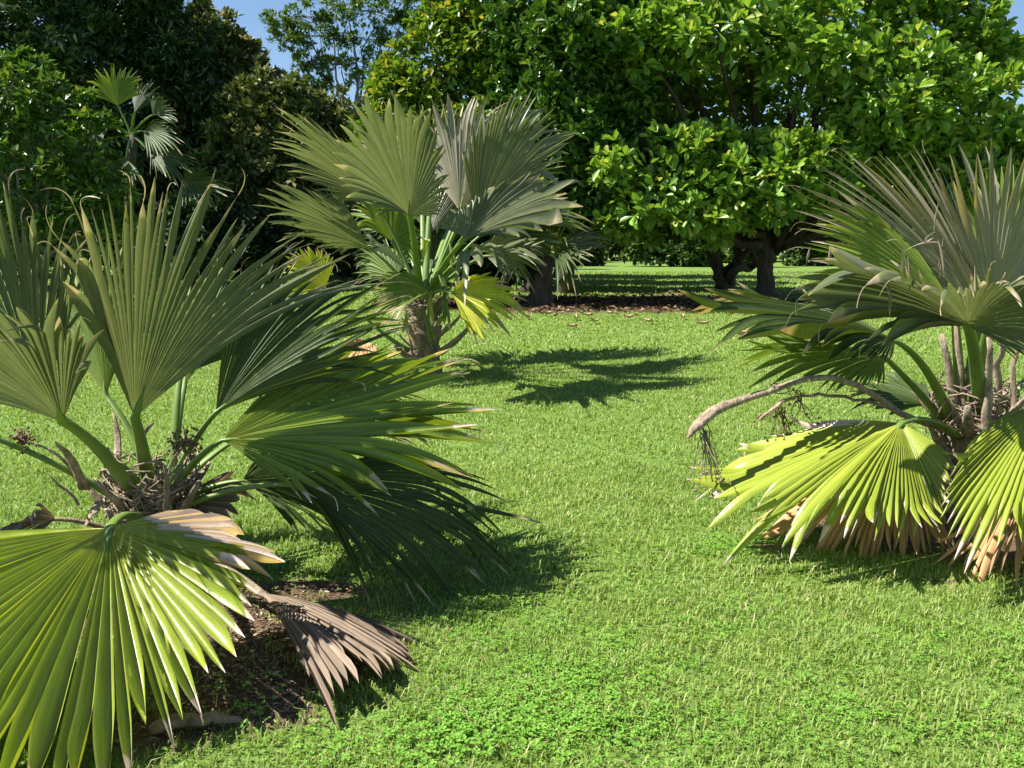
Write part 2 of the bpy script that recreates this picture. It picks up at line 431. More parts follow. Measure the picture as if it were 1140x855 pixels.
# clover and small broad weeds between the grass
def clover(rng):
    spots = [(*G(600, 740)[:2], .75, .45, 3600), (*G(480, 820)[:2], .5, .25, 1500), (*G(900, 610)[:2], .8, .22, 1800), (*G(960, 560)[:2], .4, .3, 500),
             (*G(600, 430)[:2], .7, .35, 1100), (*G(900, 790)[:2], .8, .3, 1500), (*G(1080, 720)[:2], .5, .3, 600), (*G(330, 640)[:2], .5, .3, 600),
             (*G(560, 660)[:2], .6, .35, 1100), (*G(740, 690)[:2], .5, .3, 700), (*G(250, 780)[:2], .7, .3, 260), (*G(1020, 830)[:2], .6, .25, 700), (*G(700, 820)[:2], .6, .25, 900)]
    xs_, ys_ = [], []
    for (cx, cy, a, b, k) in spots:
        k = int(k*.7); xs_.append(rng.normal(cx, a*.55, k)); ys_.append(rng.normal(cy, b*.55, k))
    x = np.concatenate(xs_); y = np.concatenate(ys_)
    kk = vnoise(x, y, 4.5, 4)+.5*vnoise(x, y, 11, 8) > rng.uniform(-.7, .5, len(x)); x = x[kk]; y = y[kk]; N_ = len(x)
    V = []; col = []
    z = gz(x, y)+rng.uniform(.010, .032, N_); th0 = rng.uniform(0, 6.28, N_); r1 = rng.random(N_)
    tri = []
    for q in range(3):
        th = th0+q*2.094+rng.normal(0, .15, N_); sz = rng.uniform(.0055, .0145, N_)*(.8+.3*vnoise(x, y, 3, 2))
        dx, dy = np.cos(th), np.sin(th); tl = rng.uniform(-.5, .45, N_)
        def pt(u, v, zz=0): return np.stack([x+dx*sz*u-dy*sz*v, y+dy*sz*u+dx*sz*v, z+sz*u*tl+zz*sz], 1)
        tri.append(np.stack([pt(.05, 0), pt(.9, .55, .25), pt(1.35, .3, .2), pt(1.2, 0, -.02), pt(1.35, -.3, .2), pt(.9, -.55, .25)], 1))
    V = np.concatenate(tri, 0).reshape(-1, 3); n3 = 3*N_; i = np.arange(n3)*6
    Q = np.concatenate([np.stack([i, i+1, i+2, i+3], 1), np.stack([i, i+3, i+4, i+5], 1)])
    rr = np.tile(r1, 3); col = np.repeat(np.stack([rr, rr*0, rr, rr*0+1], 1), 6, 0)
    return mesh_np('clover', V, Q, tree_leaf_mat('clover_leaf', (.13, .31, .03), (.24, .45, .065), rough=.5, transl=.35, spec=.3), None, col)
tag(clover(np.random.default_rng(8)), 'low clover leaves growing through the lawn', 'clover', kind='stuff')

# ================================================================ TREES
def leaf_cloud(pos, nor, size, rng, shape='broad', spread=.8, aspect=.5, fold=.12):
    """one leaf per pos; its axis leans round nor"""
    N_ = len(pos)
    ax = nrm(nor+rng.normal(0, spread, (N_, 3)))
    upv = nrm(np.array((0, 0, 1.0))+rng.normal(0, .45, (N_, 3))+.3*nor)
    sd_ = nrm(np.cross(ax, upv)); nn = np.cross(sd_, ax)
    s_ = size*rng.uniform(.45, 1.25, N_)[:, None]
    if shape == 'broad':
        tmpl = [(0, 0, 0), (.42, .55, 1), (.38, .82, .8), (0, 1, -.4), (-.38, .82, .8), (-.42, .55, 1), (0, .55, -.3)]
        tris = [(0, 1, 6), (1, 2, 6), (2, 3, 6), (3, 4, 6), (4, 5, 6), (5, 0, 6)]
    elif shape == 'lance':
        tmpl = [(0, 0, 0), (.5, .45, .6), (0, 1, -1.4), (-.5, .45, .6), (0, .5, -.2)]
        tris = [(0, 1, 4), (1, 2, 4), (2, 3, 4), (3, 0, 4)]
    else:
        tmpl = [(0, 0, 0), (.5, .5, .5), (0, 1, 0), (-.5, .5, .5)]
        tris = [(0, 1, 2), (0, 2, 3)]
    V = np.stack([pos + s_*(ax*v + sd_*u*aspect*2*(1) + nn*w*fold) for (u, v, w) in tmpl], 1)
    k = len(tmpl); V = V.reshape(-1, 3)
    i = (np.arange(N_)*k)[:, None]
    T = np.concatenate([i+np.array(t)[None] for t in tris])
    r = rng.random((N_, 3)); col = np.repeat(np.concatenate([r, np.ones((N_, 1))], 1), k, 0)
    return V, T, col
def sph(N_, rng, up=.0):
    v = rng.normal(0, 1, (N_, 3)); v[:, 2] += up; return nrm(v)
def tree(name, label, cat, base, lobes, mat, bark='bark', leaf=.25, shape='broad', aspect=.5, clumps=26, per=28, ros=6, csize=.30, trunk_r=.3,
         trunk_top=None, seed=1, group=None, limbs=True, inner=.35, flat=1.0, stems=1, spread=.8, fold=.12, bright=None, up=.3, depthf=.9, twigs=True, twr=1.0):
    rng = np.random.default_rng(seed)
    root = empty(name, base, label, cat, group)
    base = np.asarray(base, float)
    L_ = []
    for (px, py, d, rx, ry) in lobes:
        c_ = W(px, py, d); k = d/F
        L_.append((c_, np.array((rx*k, (rx+ry)/2*k*depthf, ry*k))))
    cen = np.mean([c for c, _ in L_], 0)
    tt = np.asarray(trunk_top, float) if trunk_top is not None else np.array((base[0]*.6+cen[0]*.4, base[1]*.6+cen[1]*.4, base[2]+(cen[2]-base[2])*.45))
    tb = MB(); lb = MB()
    for q in range(stems):
        o_ = rng.normal(0, trunk_r*(.0 if stems == 1 else 1.2), 3); o_[2] = 0
        e_ = tt+rng.normal(0, trunk_r*(.3 if stems == 1 else 3), 3)
        pts = bez(base+o_*.5-np.array((0, 0, .1)), wob((base+e_)/2+o_, trunk_r*.5, rng), e_, 12)
        pts = [p_ + rng.normal(0, trunk_r*.08, 3) for p_ in pts]
        rad = [trunk_r*(1.35 if k == 0 else 1.15 if k == 1 else 1-.45*k/11)*rng.uniform(.94, 1.06)/(1 if stems == 1 else 1.5) for k in range(12)]
        tb.tube(pts, rad, 12)
    tb.build('trunk', M[bark], root)
    Pp, Nn, tw = [], [], MB()
    for (c, r) in L_:
        if limbs:
            mid = wob(tt*.5+c*.5+np.array((0, 0, -.1*np.linalg.norm(c-tt))), .06*np.linalg.norm(c-tt), rng)
            pts = [p_+rng.normal(0, .02*np.linalg.norm(c-tt), 3) for p_ in bez(tt-np.array((0, 0, trunk_r)), mid, c, 9)]
            lb.tube(pts, [trunk_r*(.5-.4*k/8)*twr for k in range(9)], 7)
        dirs = sph(clumps, rng, up)
        cr0 = csize*r.mean()
        for dv in dirs:
            rad = rng.uniform(.66, 1.14); cr = cr0*rng.uniform(.55, 1.35)
            cc_ = c + dv*r*rad
            if cc_[2] < .25*cr: cc_[2] = .25*cr
            if limbs and twigs and rng.random() < .6:
                lb.tube(bez(c, wob((c+cc_)/2, cr*.3, rng), cc_, 5), [trunk_r*.10*twr, trunk_r*.08*twr, trunk_r*.06*twr, trunk_r*.045*twr, trunk_r*.03*twr], 4)
            k = max(3, int(per*rng.uniform(.6, 1.4)/ros))
            e = sph(k, rng, .35)
            q_ = cc_ + e*cr*(rng.uniform(.25, 1.1, (k, 1)))*np.array((1, 1, .75*flat))
            ax = nrm(e+dv*.9+np.array((0, 0, .5)))
            Pp.append(np.repeat(q_, ros, 0)); Nn.append(np.repeat(ax, ros, 0))
        k = int(clumps*per*inner)
        e = sph(k, rng); q_ = c+e*r*rng.uniform(.2, .8, (k, 1))
        Pp.append(q_); Nn.append(e)
    if limbs: lb.build('limb', M[bark], root)
    Pp = np.vstack(Pp); Nn = np.vstack(Nn)
    keep = Pp[:, 2] > .05; Pp = Pp[keep]; Nn = Nn[keep]
    V, T, col = leaf_cloud(Pp, Nn, leaf, rng, shape, spread, aspect, fold)
    mesh_np('crown', V, T, mat, root, col)
    return root

TL = {
 'broad': tree_leaf_mat('broad_leaf', (.13, .26, .034), (.27, .43, .08), (.42, .48, .12), rough=.36, transl=.34),
 'glossy': tree_leaf_mat('glossy_dark_leaf', (.045, .11, .018), (.095, .20, .03), (.18, .28, .04), rough=.32, transl=.2, spec=.6),
 'lime': tree_leaf_mat('lime_leaf', (.08, .17, .02), (.17, .27, .03), (.36, .34, .05), rough=.4, transl=.35),
 'mango': tree_leaf_mat('dark_tree_leaf', (.024, .058, .016), (.055, .11, .028), (.20, .22, .13), rough=.4, transl=.15),  # pale third tone paints sunlit highlights on a few leaves
 'bloom': tree_leaf_mat('blooming_crown', (.06, .10, .025), (.15, .18, .055), (.38, .32, .17), rough=.6, transl=.2),
 'shrub': tree_leaf_mat('shrub_leaf', (.045, .11, .016), (.11, .21, .03), (.2, .25, .05), rough=.4, transl=.3),
 'airy': tree_leaf_mat('airy_leaf', (.05, .11, .02), (.12, .22, .035), (.15, .22, .04), rough=.5, transl=.3),
 'under': tree_leaf_mat('undergrowth_shade_tint', (.014, .032, .01), (.03, .06, .015), rough=.6, transl=.1, spec=.3),  # near-black green paints in the shade of the understory
 'far': tree_leaf_mat('far_bush_leaf', (.05, .10, .02), (.10, .17, .035), (.16, .2, .06), rough=.6, transl=.25),
}
# the broad-leaved tree on the right
tree('broadleaf_tree', 'large bright green broad-leaved tree with a thick dark trunk at right', 'tree', G(855, 334),
     [(745, 210, 21, 85, 52), (790, 228, 21.5, 60, 34), (870, 205, 21, 62, 40), (700, 225, 22, 45, 44), (905, 200, 21.5, 70, 40), (820, 185, 21.5, 60, 30),
      (960, 200, 22, 60, 42), (700, 40, 22, 80, 42), (800, 30, 21.5, 90, 50), (910, 55, 21.5, 80, 50), (1000, 100, 21, 85, 45),
      (1060, 140, 21.5, 75, 55), (1040, 40, 22.5, 70, 50), (1090, 205, 22, 60, 50), (980, 160, 21.5, 60, 40), (1080, 70, 22.5, 38, 40), (880, 120, 25.5, 95, 55), (800, 130, 25.8, 90, 55), (960, 110, 25.8, 90, 60), (1060, 170, 25, 80, 60), (720, 100, 26, 60, 60),
      (760, 110, 27, 80, 50), (820, -40, 23, 120, 50), (950, -40, 22.5, 110, 50), (690, -40, 24, 80, 50), (1040, -20, 23, 60, 40), (1120, 190, 22.5, 34, 50), (900, 10, 24, 110, 60), (820, 190, 25, 100, 40), (1000, 215, 25, 90, 35)],
     TL['broad'], leaf=.31, aspect=.25, clumps=32, per=60, ros=7, csize=.30, trunk_r=.30, seed=3, trunk_top=W(862, 262, 24.5), spread=.75, inner=.25, twigs=False)
# the crooked small tree beside its trunk
root = empty('crooked_tree', G(806, 322), 'small dark tree with several crooked stems left of the thick trunk', 'tree')
d0 = G(806, 322)[1]; mb = MB(); rng = np.random.default_rng(4)
for pts, r in (([(806, 324), (800, 300), (793, 280), (800, 262), (790, 235)], .20), ([(808, 324), (812, 303), (822, 290), (820, 270), (834, 240)], .20),
               ([(810, 316), (818, 300), (834, 299), (842, 292), (838, 280), (850, 255)], .13), ([(797, 290), (790, 275), (780, 262), (770, 240)], .10),
               ([(822, 290), (833, 279), (845, 272), (856, 250)], .10)):
    P_ = [W(x, y, d0+rng.normal(0, .3)) for x, y in pts]
    P_[0] = W(pts[0][0], pts[0][1], d0)
    Q_ = [catmull(P_, u) for u in np.linspace(0, 1, 18)]
    mb.tube([q+rng.normal(0, .03, 3) for q in Q_], [r*(1.25-.7*k/17) for k in range(18)], 9)
mb.build('trunk', M['bark'], root)
pp, nn_ = [], []
for (x, y, rx, ry) in ((780, 245, 45, 24), (830, 238, 50, 24), (865, 250, 40, 22), (740, 250, 34, 20)):
    e = sph(900, rng, .2); c = W(x, y, d0); pp.append(c+e*np.array((rx, (rx+ry)/2, ry))*d0/F*rng.uniform(.4, 1, (900, 1))); nn_.append(e)
V, T, col = leaf_cloud(np.vstack(pp), np.vstack(nn_), .3, rng, 'lance', .8, .25); mesh_np('crown', V, T, TL['glossy'], root, col)

tree('glossy_tree', 'dark glossy-leaved tree between the yellowish tree and the big broad-leaved tree', 'tree', G(632, 326),
     [(640, 60, 21.8, 60, 50), (610, 140, 21.8, 55, 50), (680, 130, 22.3, 55, 55), (600, 205, 22.3, 55, 45), (665, 205, 21.8, 55, 50), (560, 190, 22.8, 50, 45), (630, 0, 22.3, 70, 45),
      (720, 190, 23.3, 55, 60), (700, 60, 23.8, 60, 60), (585, 60, 22.8, 40, 40), (640, -50, 22.8, 90, 40), (640, 250, 23.3, 60, 25), (560, 130, 23.3, 45, 40)],
     TL['glossy'], leaf=.26, aspect=.24, clumps=34, per=60, ros=6, csize=.28, trunk_r=.3, seed=7, inner=.4, twigs=False)
tree('yellowish_tree', 'yellowish green tree behind the top of the middle palm', 'tree', G(520, 328),
     [(500, 70, 23.8, 55, 42), (462, 118, 23.8, 45, 36), (525, 115, 23.8, 50, 40), (545, 40, 23.8, 45, 42), (500, 20, 24.3, 34, 30), (540, -15, 23.8, 55, 36), (450, 160, 24.8, 50, 40), (500, 170, 24.8, 60, 50), (440, 95, 24.3, 26, 22), (580, 90, 24.8, 40, 50)],
     TL['lime'], leaf=.26, aspect=.24, clumps=30, per=46, ros=6, csize=.28, trunk_r=.28, seed=9, inner=.4, twigs=False)
tree('umbrella_tree', 'tall airy feather-leaved tree with open sky showing between its branches', 'tree', G(392, 296),
     [(330, 18, 52, 36, 10), (372, 8, 52, 40, 12), (415, 12, 52, 38, 12), (445, 36, 52, 24, 12), (320, 46, 52, 26, 9), (358, 40, 52, 34, 10), (400, 42, 52, 34, 10),
      (430, 62, 52, 30, 11), (345, 68, 52, 26, 8), (380, 72, 52, 28, 9), (412, 88, 52, 26, 9), (352, 92, 52, 20, 8), (458, 20, 52, 16, 8), (310, 28, 52, 18, 7), (390, -12, 52, 50, 12), (440, -5, 52, 24, 10)],
     TL['airy'], bark='bark_grey', leaf=.27, shape='small', aspect=.2, clumps=25, per=44, ros=5, csize=.26, trunk_r=.45, seed=12, inner=.04, trunk_top=W(392, 150, 52), flat=.5, twr=.45, up=.1)
tree('dark_tree', 'very dark dense tree at the far left edge', 'tree', G(10, 300),
     [(-30, 60, 30, 90, 70), (50, 30, 30, 70, 55), (20, 110, 30, 80, 60), (-60, 160, 30, 90, 70), (70, 95, 30.5, 60, 50), (30, -40, 30, 100, 50), (0, 200, 31, 90, 60)],
     TL['mango'], leaf=.34, shape='lance', aspect=.16, clumps=46, per=90, ros=6, csize=.28, trunk_r=.4, seed=21, inner=.4, twigs=False)
tree('dark_tree', 'tall dark dense tree behind the distant fan palm', 'tree', G(160, 300),
     [(130, 30, 33, 55, 50), (180, 50, 33, 48, 50), (205, 100, 33, 42, 50), (140, 110, 33, 65, 50), (200, 170, 33, 60, 55), (130, 180, 33, 70, 60), (160, -20, 33, 50, 40), (95, -30, 33, 60, 50), (235, 215, 33, 60, 50), (180, 240, 33, 80, 50)],
     TL['mango'], leaf=.34, shape='lance', aspect=.16, clumps=46, per=90, ros=6, csize=.28, trunk_r=.4, seed=22, inner=.4, twigs=False)
tree('blooming_tree', 'pale blooming tree just right of the tall dark tree', 'tree', G(262, 300),
     [(245, 52, 36, 26, 30), (268, 75, 36, 28, 28), (285, 95, 36, 26, 22), (240, 95, 36, 36, 40), (255, 140, 36, 45, 40), (225, 40, 36, 18, 28)],
     TL['bloom'], leaf=.3, shape='small', aspect=.22, clumps=40, per=70, ros=5, csize=.26, trunk_r=.3, seed=23, inner=.4, twigs=False)
tree('blooming_tree', 'pale blooming tree directly left of the middle palm', 'tree', G(318, 302),
     [(290, 108, 32, 36, 22), (325, 118, 32, 34, 24), (350, 140, 32, 36, 32), (290, 145, 32, 50, 32), (330, 180, 32, 55, 40), (270, 190, 32, 50, 40), (380, 150, 33, 40, 40), (385, 200, 33, 50, 40)],
     TL['bloom'], leaf=.28, shape='small', aspect=.22, clumps=40, per=70, ros=5, csize=.26, trunk_r=.3, seed=24, inner=.4, twigs=False)
tree('leafy_shrub', 'tall bright green shrub behind the left palm', 'shrub', (W(45, 350, 16)[0], 16, 0),
     [(15, 110, 16, 45, 36), (62, 120, 16, 38, 34), (100, 165, 16, 38, 36), (45, 175, 16, 55, 42), (-20, 170, 16, 50, 50), (110, 215, 16, 42, 36), (50, 230, 16, 60, 40), (0, 250, 16, 60, 50), (100, 270, 16, 60, 40), (30, 80, 16.5, 24, 16), (-50, 110, 16, 40, 40)],
     TL['shrub'], leaf=.17, shape='lance', aspect=.24, clumps=24, per=44, ros=6, csize=.24, trunk_r=.1, seed=31, inner=.3, stems=3, bark='bark_grey')
# undergrowth under the left trees, its shade put into near-black leaf colour
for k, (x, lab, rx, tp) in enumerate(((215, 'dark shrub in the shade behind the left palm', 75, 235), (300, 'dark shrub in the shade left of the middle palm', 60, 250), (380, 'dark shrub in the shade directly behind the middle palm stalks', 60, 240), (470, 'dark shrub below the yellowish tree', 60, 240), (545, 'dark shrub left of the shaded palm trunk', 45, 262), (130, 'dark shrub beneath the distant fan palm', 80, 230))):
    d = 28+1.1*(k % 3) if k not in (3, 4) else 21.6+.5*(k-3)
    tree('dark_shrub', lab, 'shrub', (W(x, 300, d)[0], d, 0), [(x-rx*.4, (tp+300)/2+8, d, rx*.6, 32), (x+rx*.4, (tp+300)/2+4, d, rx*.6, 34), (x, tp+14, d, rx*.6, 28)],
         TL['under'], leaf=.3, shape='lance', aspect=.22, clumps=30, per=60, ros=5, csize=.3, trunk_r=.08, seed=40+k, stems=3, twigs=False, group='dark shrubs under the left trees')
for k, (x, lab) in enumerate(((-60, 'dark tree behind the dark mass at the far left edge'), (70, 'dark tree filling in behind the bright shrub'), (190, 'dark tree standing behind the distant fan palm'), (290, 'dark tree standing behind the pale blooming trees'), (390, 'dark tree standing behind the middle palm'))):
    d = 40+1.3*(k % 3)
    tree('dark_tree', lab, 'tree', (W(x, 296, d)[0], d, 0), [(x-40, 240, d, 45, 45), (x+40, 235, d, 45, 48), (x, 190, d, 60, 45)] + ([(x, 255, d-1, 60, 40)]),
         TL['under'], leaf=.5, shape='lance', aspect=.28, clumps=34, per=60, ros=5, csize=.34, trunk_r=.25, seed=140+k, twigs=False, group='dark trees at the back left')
for k, (xt, d, lab) in enumerate(((588, 29, 'added shade-casting tree hidden just behind the shaded palm'), (604, 34, 'second added shade-casting tree hidden behind the shaded palm'), (622, 40, 'added shade-casting tree hidden farthest back behind the shaded palm'))):
    tree('shade_caster_tree', lab, 'tree', (W(xt, 300, d)[0], d, 0), [(560, 200, d, 55, 45), (610, 150, d, 60, 60), (650, 205, d, 60, 40), (700, 160, d, 60, 55), (735, 205, d+1, 50, 34), (600, 225, d+2, 60, 30), (650, 90, d, 60, 50)],  # hidden trees added to throw shade across the far lawn
         TL['glossy'], leaf=.36, shape='lance', aspect=.28, clumps=34, per=60, ros=5, csize=.34, trunk_r=.26, seed=160+k, twigs=False, inner=.6, group='added shade-casting trees behind the shaded palm')
# far side of the lawn
farlab = ['pale bush', 'rounded bush', 'tall bush', 'low bush', 'wide bush']
far = [(612, 14, 262, 'first far bush from the left beyond the lawn'), (652, 18, 266, 'low bush at the far lawn edge right of the shaded palm'), (735, 38, 262, 'wide bright bush at the far lawn edge left of the crooked stems'),
       (780, 22, 268, 'far bush seen between the crooked stems'), (838, 26, 264, 'far bush seen just left of the thick trunk'), (905, 30, 262, 'far bush right of the thick trunk'),
       (960, 28, 258, 'far bush behind the upper fans of the right palm'), (1030, 34, 260, 'far bush behind the stalks of the right palm'), (1100, 38, 256, 'far bush at the right edge')]
for k, (x, rx, tp, lab) in enumerate(far):
    d = 57+(k*7 % 4)
    tree('far_bush', lab, 'bush', (W(x, 290, d)[0], d, 0), [(x-rx*.4, (tp+294)/2+2, d, rx*.65, 15), (x+rx*.45, (tp+294)/2+4, d, rx*.6, 13), (x, tp+8, d, rx*.6, 10)],
         TL['far'], leaf=.42, shape='small', aspect=.28, clumps=26, per=60, ros=5, csize=.32, trunk_r=.1, seed=60+k, twigs=False, group='bushes at the far edge of the lawn')
back = [(600, 40, 215), (690, 50, 225), (760, 60, 205), (860, 60, 215), (950, 60, 150), (1040, 60, 150), (1150, 70, 195), (500, 70, 200), (410, 60, 215)]
blabs = ['far tree right behind the shaded palm', 'far tree with a dark trunk over the low bush', 'far tree over the wide bright bush', 'far tree behind the thick trunk', 'far tree directly left of the right palm',
         'far tree behind the right palm', 'far tree at the right edge', 'far tree behind the yellowish tree', 'far tree below the airy tree']
for k, (x, rx, tp) in enumerate(back):
    d = 72+(k*5 % 7)
    tree('far_tree', blabs[k], 'tree', (W(x, 285, d)[0], d, 0), [(x-rx*.45, 250, d, rx*.6, 26), (x+rx*.45, 248, d, rx*.6, 28), (x, tp+24, d, rx*.7, 26), (x, 268, d+2, rx, 16)],
         TL['bloom'] if k % 3 else TL['mango'], leaf=.6, shape='small', aspect=.28, clumps=30, per=60, ros=5, csize=.3, trunk_r=.3, seed=80+k, twigs=False, group='trees beyond the lawn')

# ================================================================ PALMS
def wp(t): return W(*t)
def palm_trunk(root, base, h, r, seed=1, boots=10, lean=(0, 0)):
    rng = np.random.default_rng(seed); mb = MB(); base = np.asarray(base, float)
    n_ = 16; pts = [base+np.array((lean[0]*k/n_, lean[1]*k/n_, -.1+(h+.1)*k/n_)) for k in range(n_+1)]
    rad = [r*(1.25-.25*min(1, k/5))*(1+.06*math.sin(k*2.1))*(1 if k < n_-2 else .8 if k < n_ else .45) for k in range(n_+1)]
    V, Q, T = tube(pts, rad, 26); V = V+rng.normal(0, r*.03, V.shape); mb.add(V, Q, T)
    t = mb.build('trunk', M['fibre'], root)
    for k in range(boots):
        a = k*2.4+rng.uniform(-.3, .3); z = h*(.25+.75*(k/boots)); dr = np.array((math.cos(a), math.sin(a), 0))
        q = base+np.array((lean[0]*z/h, lean[1]*z/h, z)); ln = r*rng.uniform(.9, 1.8)
        b = MB(); b.tube(bez(q+dr*r*.5, q+dr*r*1.2+np.array((0, 0, ln*.2)), q+dr*(r+ln*.6)+np.array((0, 0, ln*.9)), 7), [r*.30, r*.27, r*.23, r*.2, r*.17, r*.13, r*.08], 8, .45)
        b.build('leaf_boot', M['stalk_dry'] if k % 3 else M['fibre'], root)
    return t
def fibres(root, c, r, h, k, seed):
    """dry threads wrapped round the crown's heart"""
    rng = np.random.default_rng(seed); mb = MB()
    for i in range(k):
        a = rng.uniform(0, 6.28); z = rng.uniform(0, h); sp_ = rng.uniform(.6, 2.2); rr = r*rng.uniform(.95, 1.25)
        pts = [c+np.array((math.cos(a+sp_*t)*rr*(1+.1*math.sin(5*t+i)), math.sin(a+sp_*t)*rr, z+.06*math.sin(t*3+i)+rng.uniform(-.05, .1)*t)) for t in np.linspace(0, 1, 7)]
        mb.tube(pts, [.003+.003*rng.random()]*7, 4)
    return mb.build('fibre', M['stalk_dry'], root)
def leaf(root, base, hub, tips, mat='green', seed=1, stalkmat='stalk', ctrl=None, r0=.034, r1=.015, slabel=None, blabel=None, sname='leaf_stalk', **kw):
    H = wp(hub); T_ = [wp(t)-H for t in tips]; s_ = stalk(root, base, H, ctrl, r0, r1, stalkmat, sname, into=T_[len(T_)//2])
    if slabel: s_['label'] = slabel
    # the stalk runs on a little way into the blade
    b_ = fan(s_, H, [wp(t) for t in tips], mat=mat, seed=seed, label=blabel, **kw)
    return s_, b_
def cluster(root, pts, r, mat='fruit', seed=1, n=60, rad=.06, name='fruit_cluster', branch=12):
    rng = np.random.default_rng(seed); P_ = [np.asarray(p, float) for p in pts]
    mb = MB(); Q_ = [catmull(P_, u) for u in np.linspace(0, 1, 12)]; mb.tube(Q_, [r*(1-.5*k/11) for k in range(12)], 6)
    st = mb.build('flower_stalk', M['stalk_dry'], root)
    e = P_[-1]; m2 = MB()
    for k in range(branch):
        v = nrm(rng.normal(0, 1, 3)+np.array((0, 0, -.2)))*rad*rng.uniform(.6, 1.3)
        m2.tube(bez(e, e+v*.5+np.array((0, 0, rad*.3)), e+v, 5), [.003, .003, .0025, .002, .0015], 4)
    for k in range(n):
        c_ = e+nrm(rng.normal(0, 1, 3))*rad*rng.uniform(.2, 1.1); s = rng.uniform(.005, .010)
        V = np.array([(1, 0, 0), (-1, 0, 0), (0, 1, 0), (0, -1, 0), (0, 0, 1), (0, 0, -1)], float)*s+c_
        m2.add(V, None, [(0, 2, 4), (2, 1, 4), (1, 3, 4), (3, 0, 4), (2, 0, 5), (1, 2, 5), (3, 1, 5), (0, 3, 5)])
    m2.build(name, M[mat], st)
    return st

# ---- left palm
lp = empty('fan_palm', P1, 'big stemless-looking fan palm at left front with split grey-green fans', 'palm')
palm_trunk(lp, P1, .42, .17, 1, boots=9)
fibres(lp, P1+np.array((0, 0, .30)), .17, .24, 170, 3)
c1 = P1+np.array((0, 0, .42))
def off(c, x, y, z=0): return c+np.array((x, y, z))
leaf(lp, off(c1, -.02, .02), (150, 465, 3.6), [(88, 330, 3.2), (72, 268, 3.15), (100, 225, 3.2), (150, 222, 3.3), (195, 212, 3.4), (236, 205, 3.5), (285, 240, 3.65), (330, 262, 3.8), (380, 282, 3.95), (420, 300, 4.1)],
     'olive', 101, n=38, split=.56, thread=.45, rag=.12, droop=.02, kink=.05, r0=.04, r1=.022, amp=.6)
leaf(lp, off(c1, -.05, -.08), (70, 470, 3.25), [(-90, 440, 3.0), (-80, 365, 2.9), (-30, 325, 2.85), (20, 330, 2.85), (60, 345, 2.85), (98, 362, 2.9), (118, 392, 2.95)],
     'olive', 102, n=28, split=.72, thread=.4, droop=.03, r0=.045, r1=.024, burn=((.8, .92, .75),), amp=.55)
leaf(lp, off(c1, -.1, .1), (45, 450, 3.85), [(-90, 330, 3.8), (-60, 235, 3.8), (-20, 205, 3.8), (15, 215, 3.8), (45, 235, 3.8), (75, 262, 3.8), (98, 330, 3.8)],
     'olive', 103, n=32, split=.6, thread=.3, droop=.02, r0=.04, r1=.02, amp=.6, rag=.1)
leaf(lp, off(c1, .05, .08), (240, 460, 3.95), [(262, 330, 4.3), (300, 285, 4.4), (345, 290, 4.5), (385, 305, 4.5), (415, 318, 4.45), (440, 335, 4.3), (452, 362, 4.1), (440, 395, 3.95), (400, 425, 3.9)],
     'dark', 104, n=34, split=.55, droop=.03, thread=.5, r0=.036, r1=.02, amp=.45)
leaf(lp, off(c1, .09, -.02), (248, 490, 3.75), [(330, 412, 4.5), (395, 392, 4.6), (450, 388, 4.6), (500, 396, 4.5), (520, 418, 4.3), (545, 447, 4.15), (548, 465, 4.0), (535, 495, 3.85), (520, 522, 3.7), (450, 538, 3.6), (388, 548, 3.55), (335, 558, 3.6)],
     'mid', 105, n=38, split=.58, droop=.02, thread=.25, rag=.08, arch=.03, r0=.036, r1=.018, amp=.55, tipburn=.93, blabel='glossy fan in a sunlit-toned green with pale split tips reaching right')
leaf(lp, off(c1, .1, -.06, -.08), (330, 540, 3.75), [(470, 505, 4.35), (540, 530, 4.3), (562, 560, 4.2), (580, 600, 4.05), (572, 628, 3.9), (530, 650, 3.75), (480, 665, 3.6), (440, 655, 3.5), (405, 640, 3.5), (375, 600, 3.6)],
     'dark', 106, n=34, split=.55, droop=.10, bentP=.25, arch=.07, r0=.034, r1=.018, amp=.4, blabel='fan with shade in its dark colour drooping over the lawn')  # dark leaf colour stands for the shade of the fan above
leaf(lp, off(c1, 0, -.14, -.1), (122, 588, 3.15), [(200, 572, 3.35), (300, 622, 3.05), (290, 655, 2.9), (276, 708, 2.72), (238, 756, 2.6), (205, 800, 2.48), (160, 838, 2.38), (100, 880, 2.28), (40, 905, 2.22), (-30, 880, 2.27), (-100, 800, 2.45), (-130, 720, 2.7), (-130, 650, 2.9), (-90, 605, 3.1)],
     'bright', 107, n=58, split=.80, droop=.02, arch=.015, r0=.04, r1=.02, burn=((0, .22, .45), (.22, .30, .8)), tipburn=.95, amp=.85, rag=.06, kink=.03, blabel='bright yellow-green fan with a scorched white side')
leaf(lp, off(c1, -.12, -.04, -.05), (-70, 470, 3.5), [(-120, 380, 3.6), (-200, 380, 3.5), (-260, 440, 3.4), (-260, 520, 3.3), (-190, 580, 3.2)], 'green', 108, n=26, droop=.03, r0=.034, r1=.018)
leaf(lp, off(c1, .02, .16), (205, 430, 4.35), [(150, 350, 4.7), (180, 300, 4.75), (225, 280, 4.75), (270, 290, 4.7), (300, 330, 4.6)], 'green', 109, n=24, droop=.03, thread=.4, split=.5)
leaf(lp, off(c1, -.04, .14), (118, 440, 4.3), [(40, 360, 4.6), (60, 290, 4.6), (100, 265, 4.6), (145, 275, 4.6), (175, 320, 4.6)], 'green', 110, n=24, droop=.03, thread=.4, split=.55)
leaf(lp, off(c1, .08, .08), (285, 478, 4.35), [(340, 405, 4.9), (400, 395, 5.1), (450, 405, 5.15), (485, 432, 5.05), (480, 475, 4.8), (430, 510, 4.5)], 'dark', 114, n=26, droop=.03)  # back fan added to thicken the palm's cast shadow
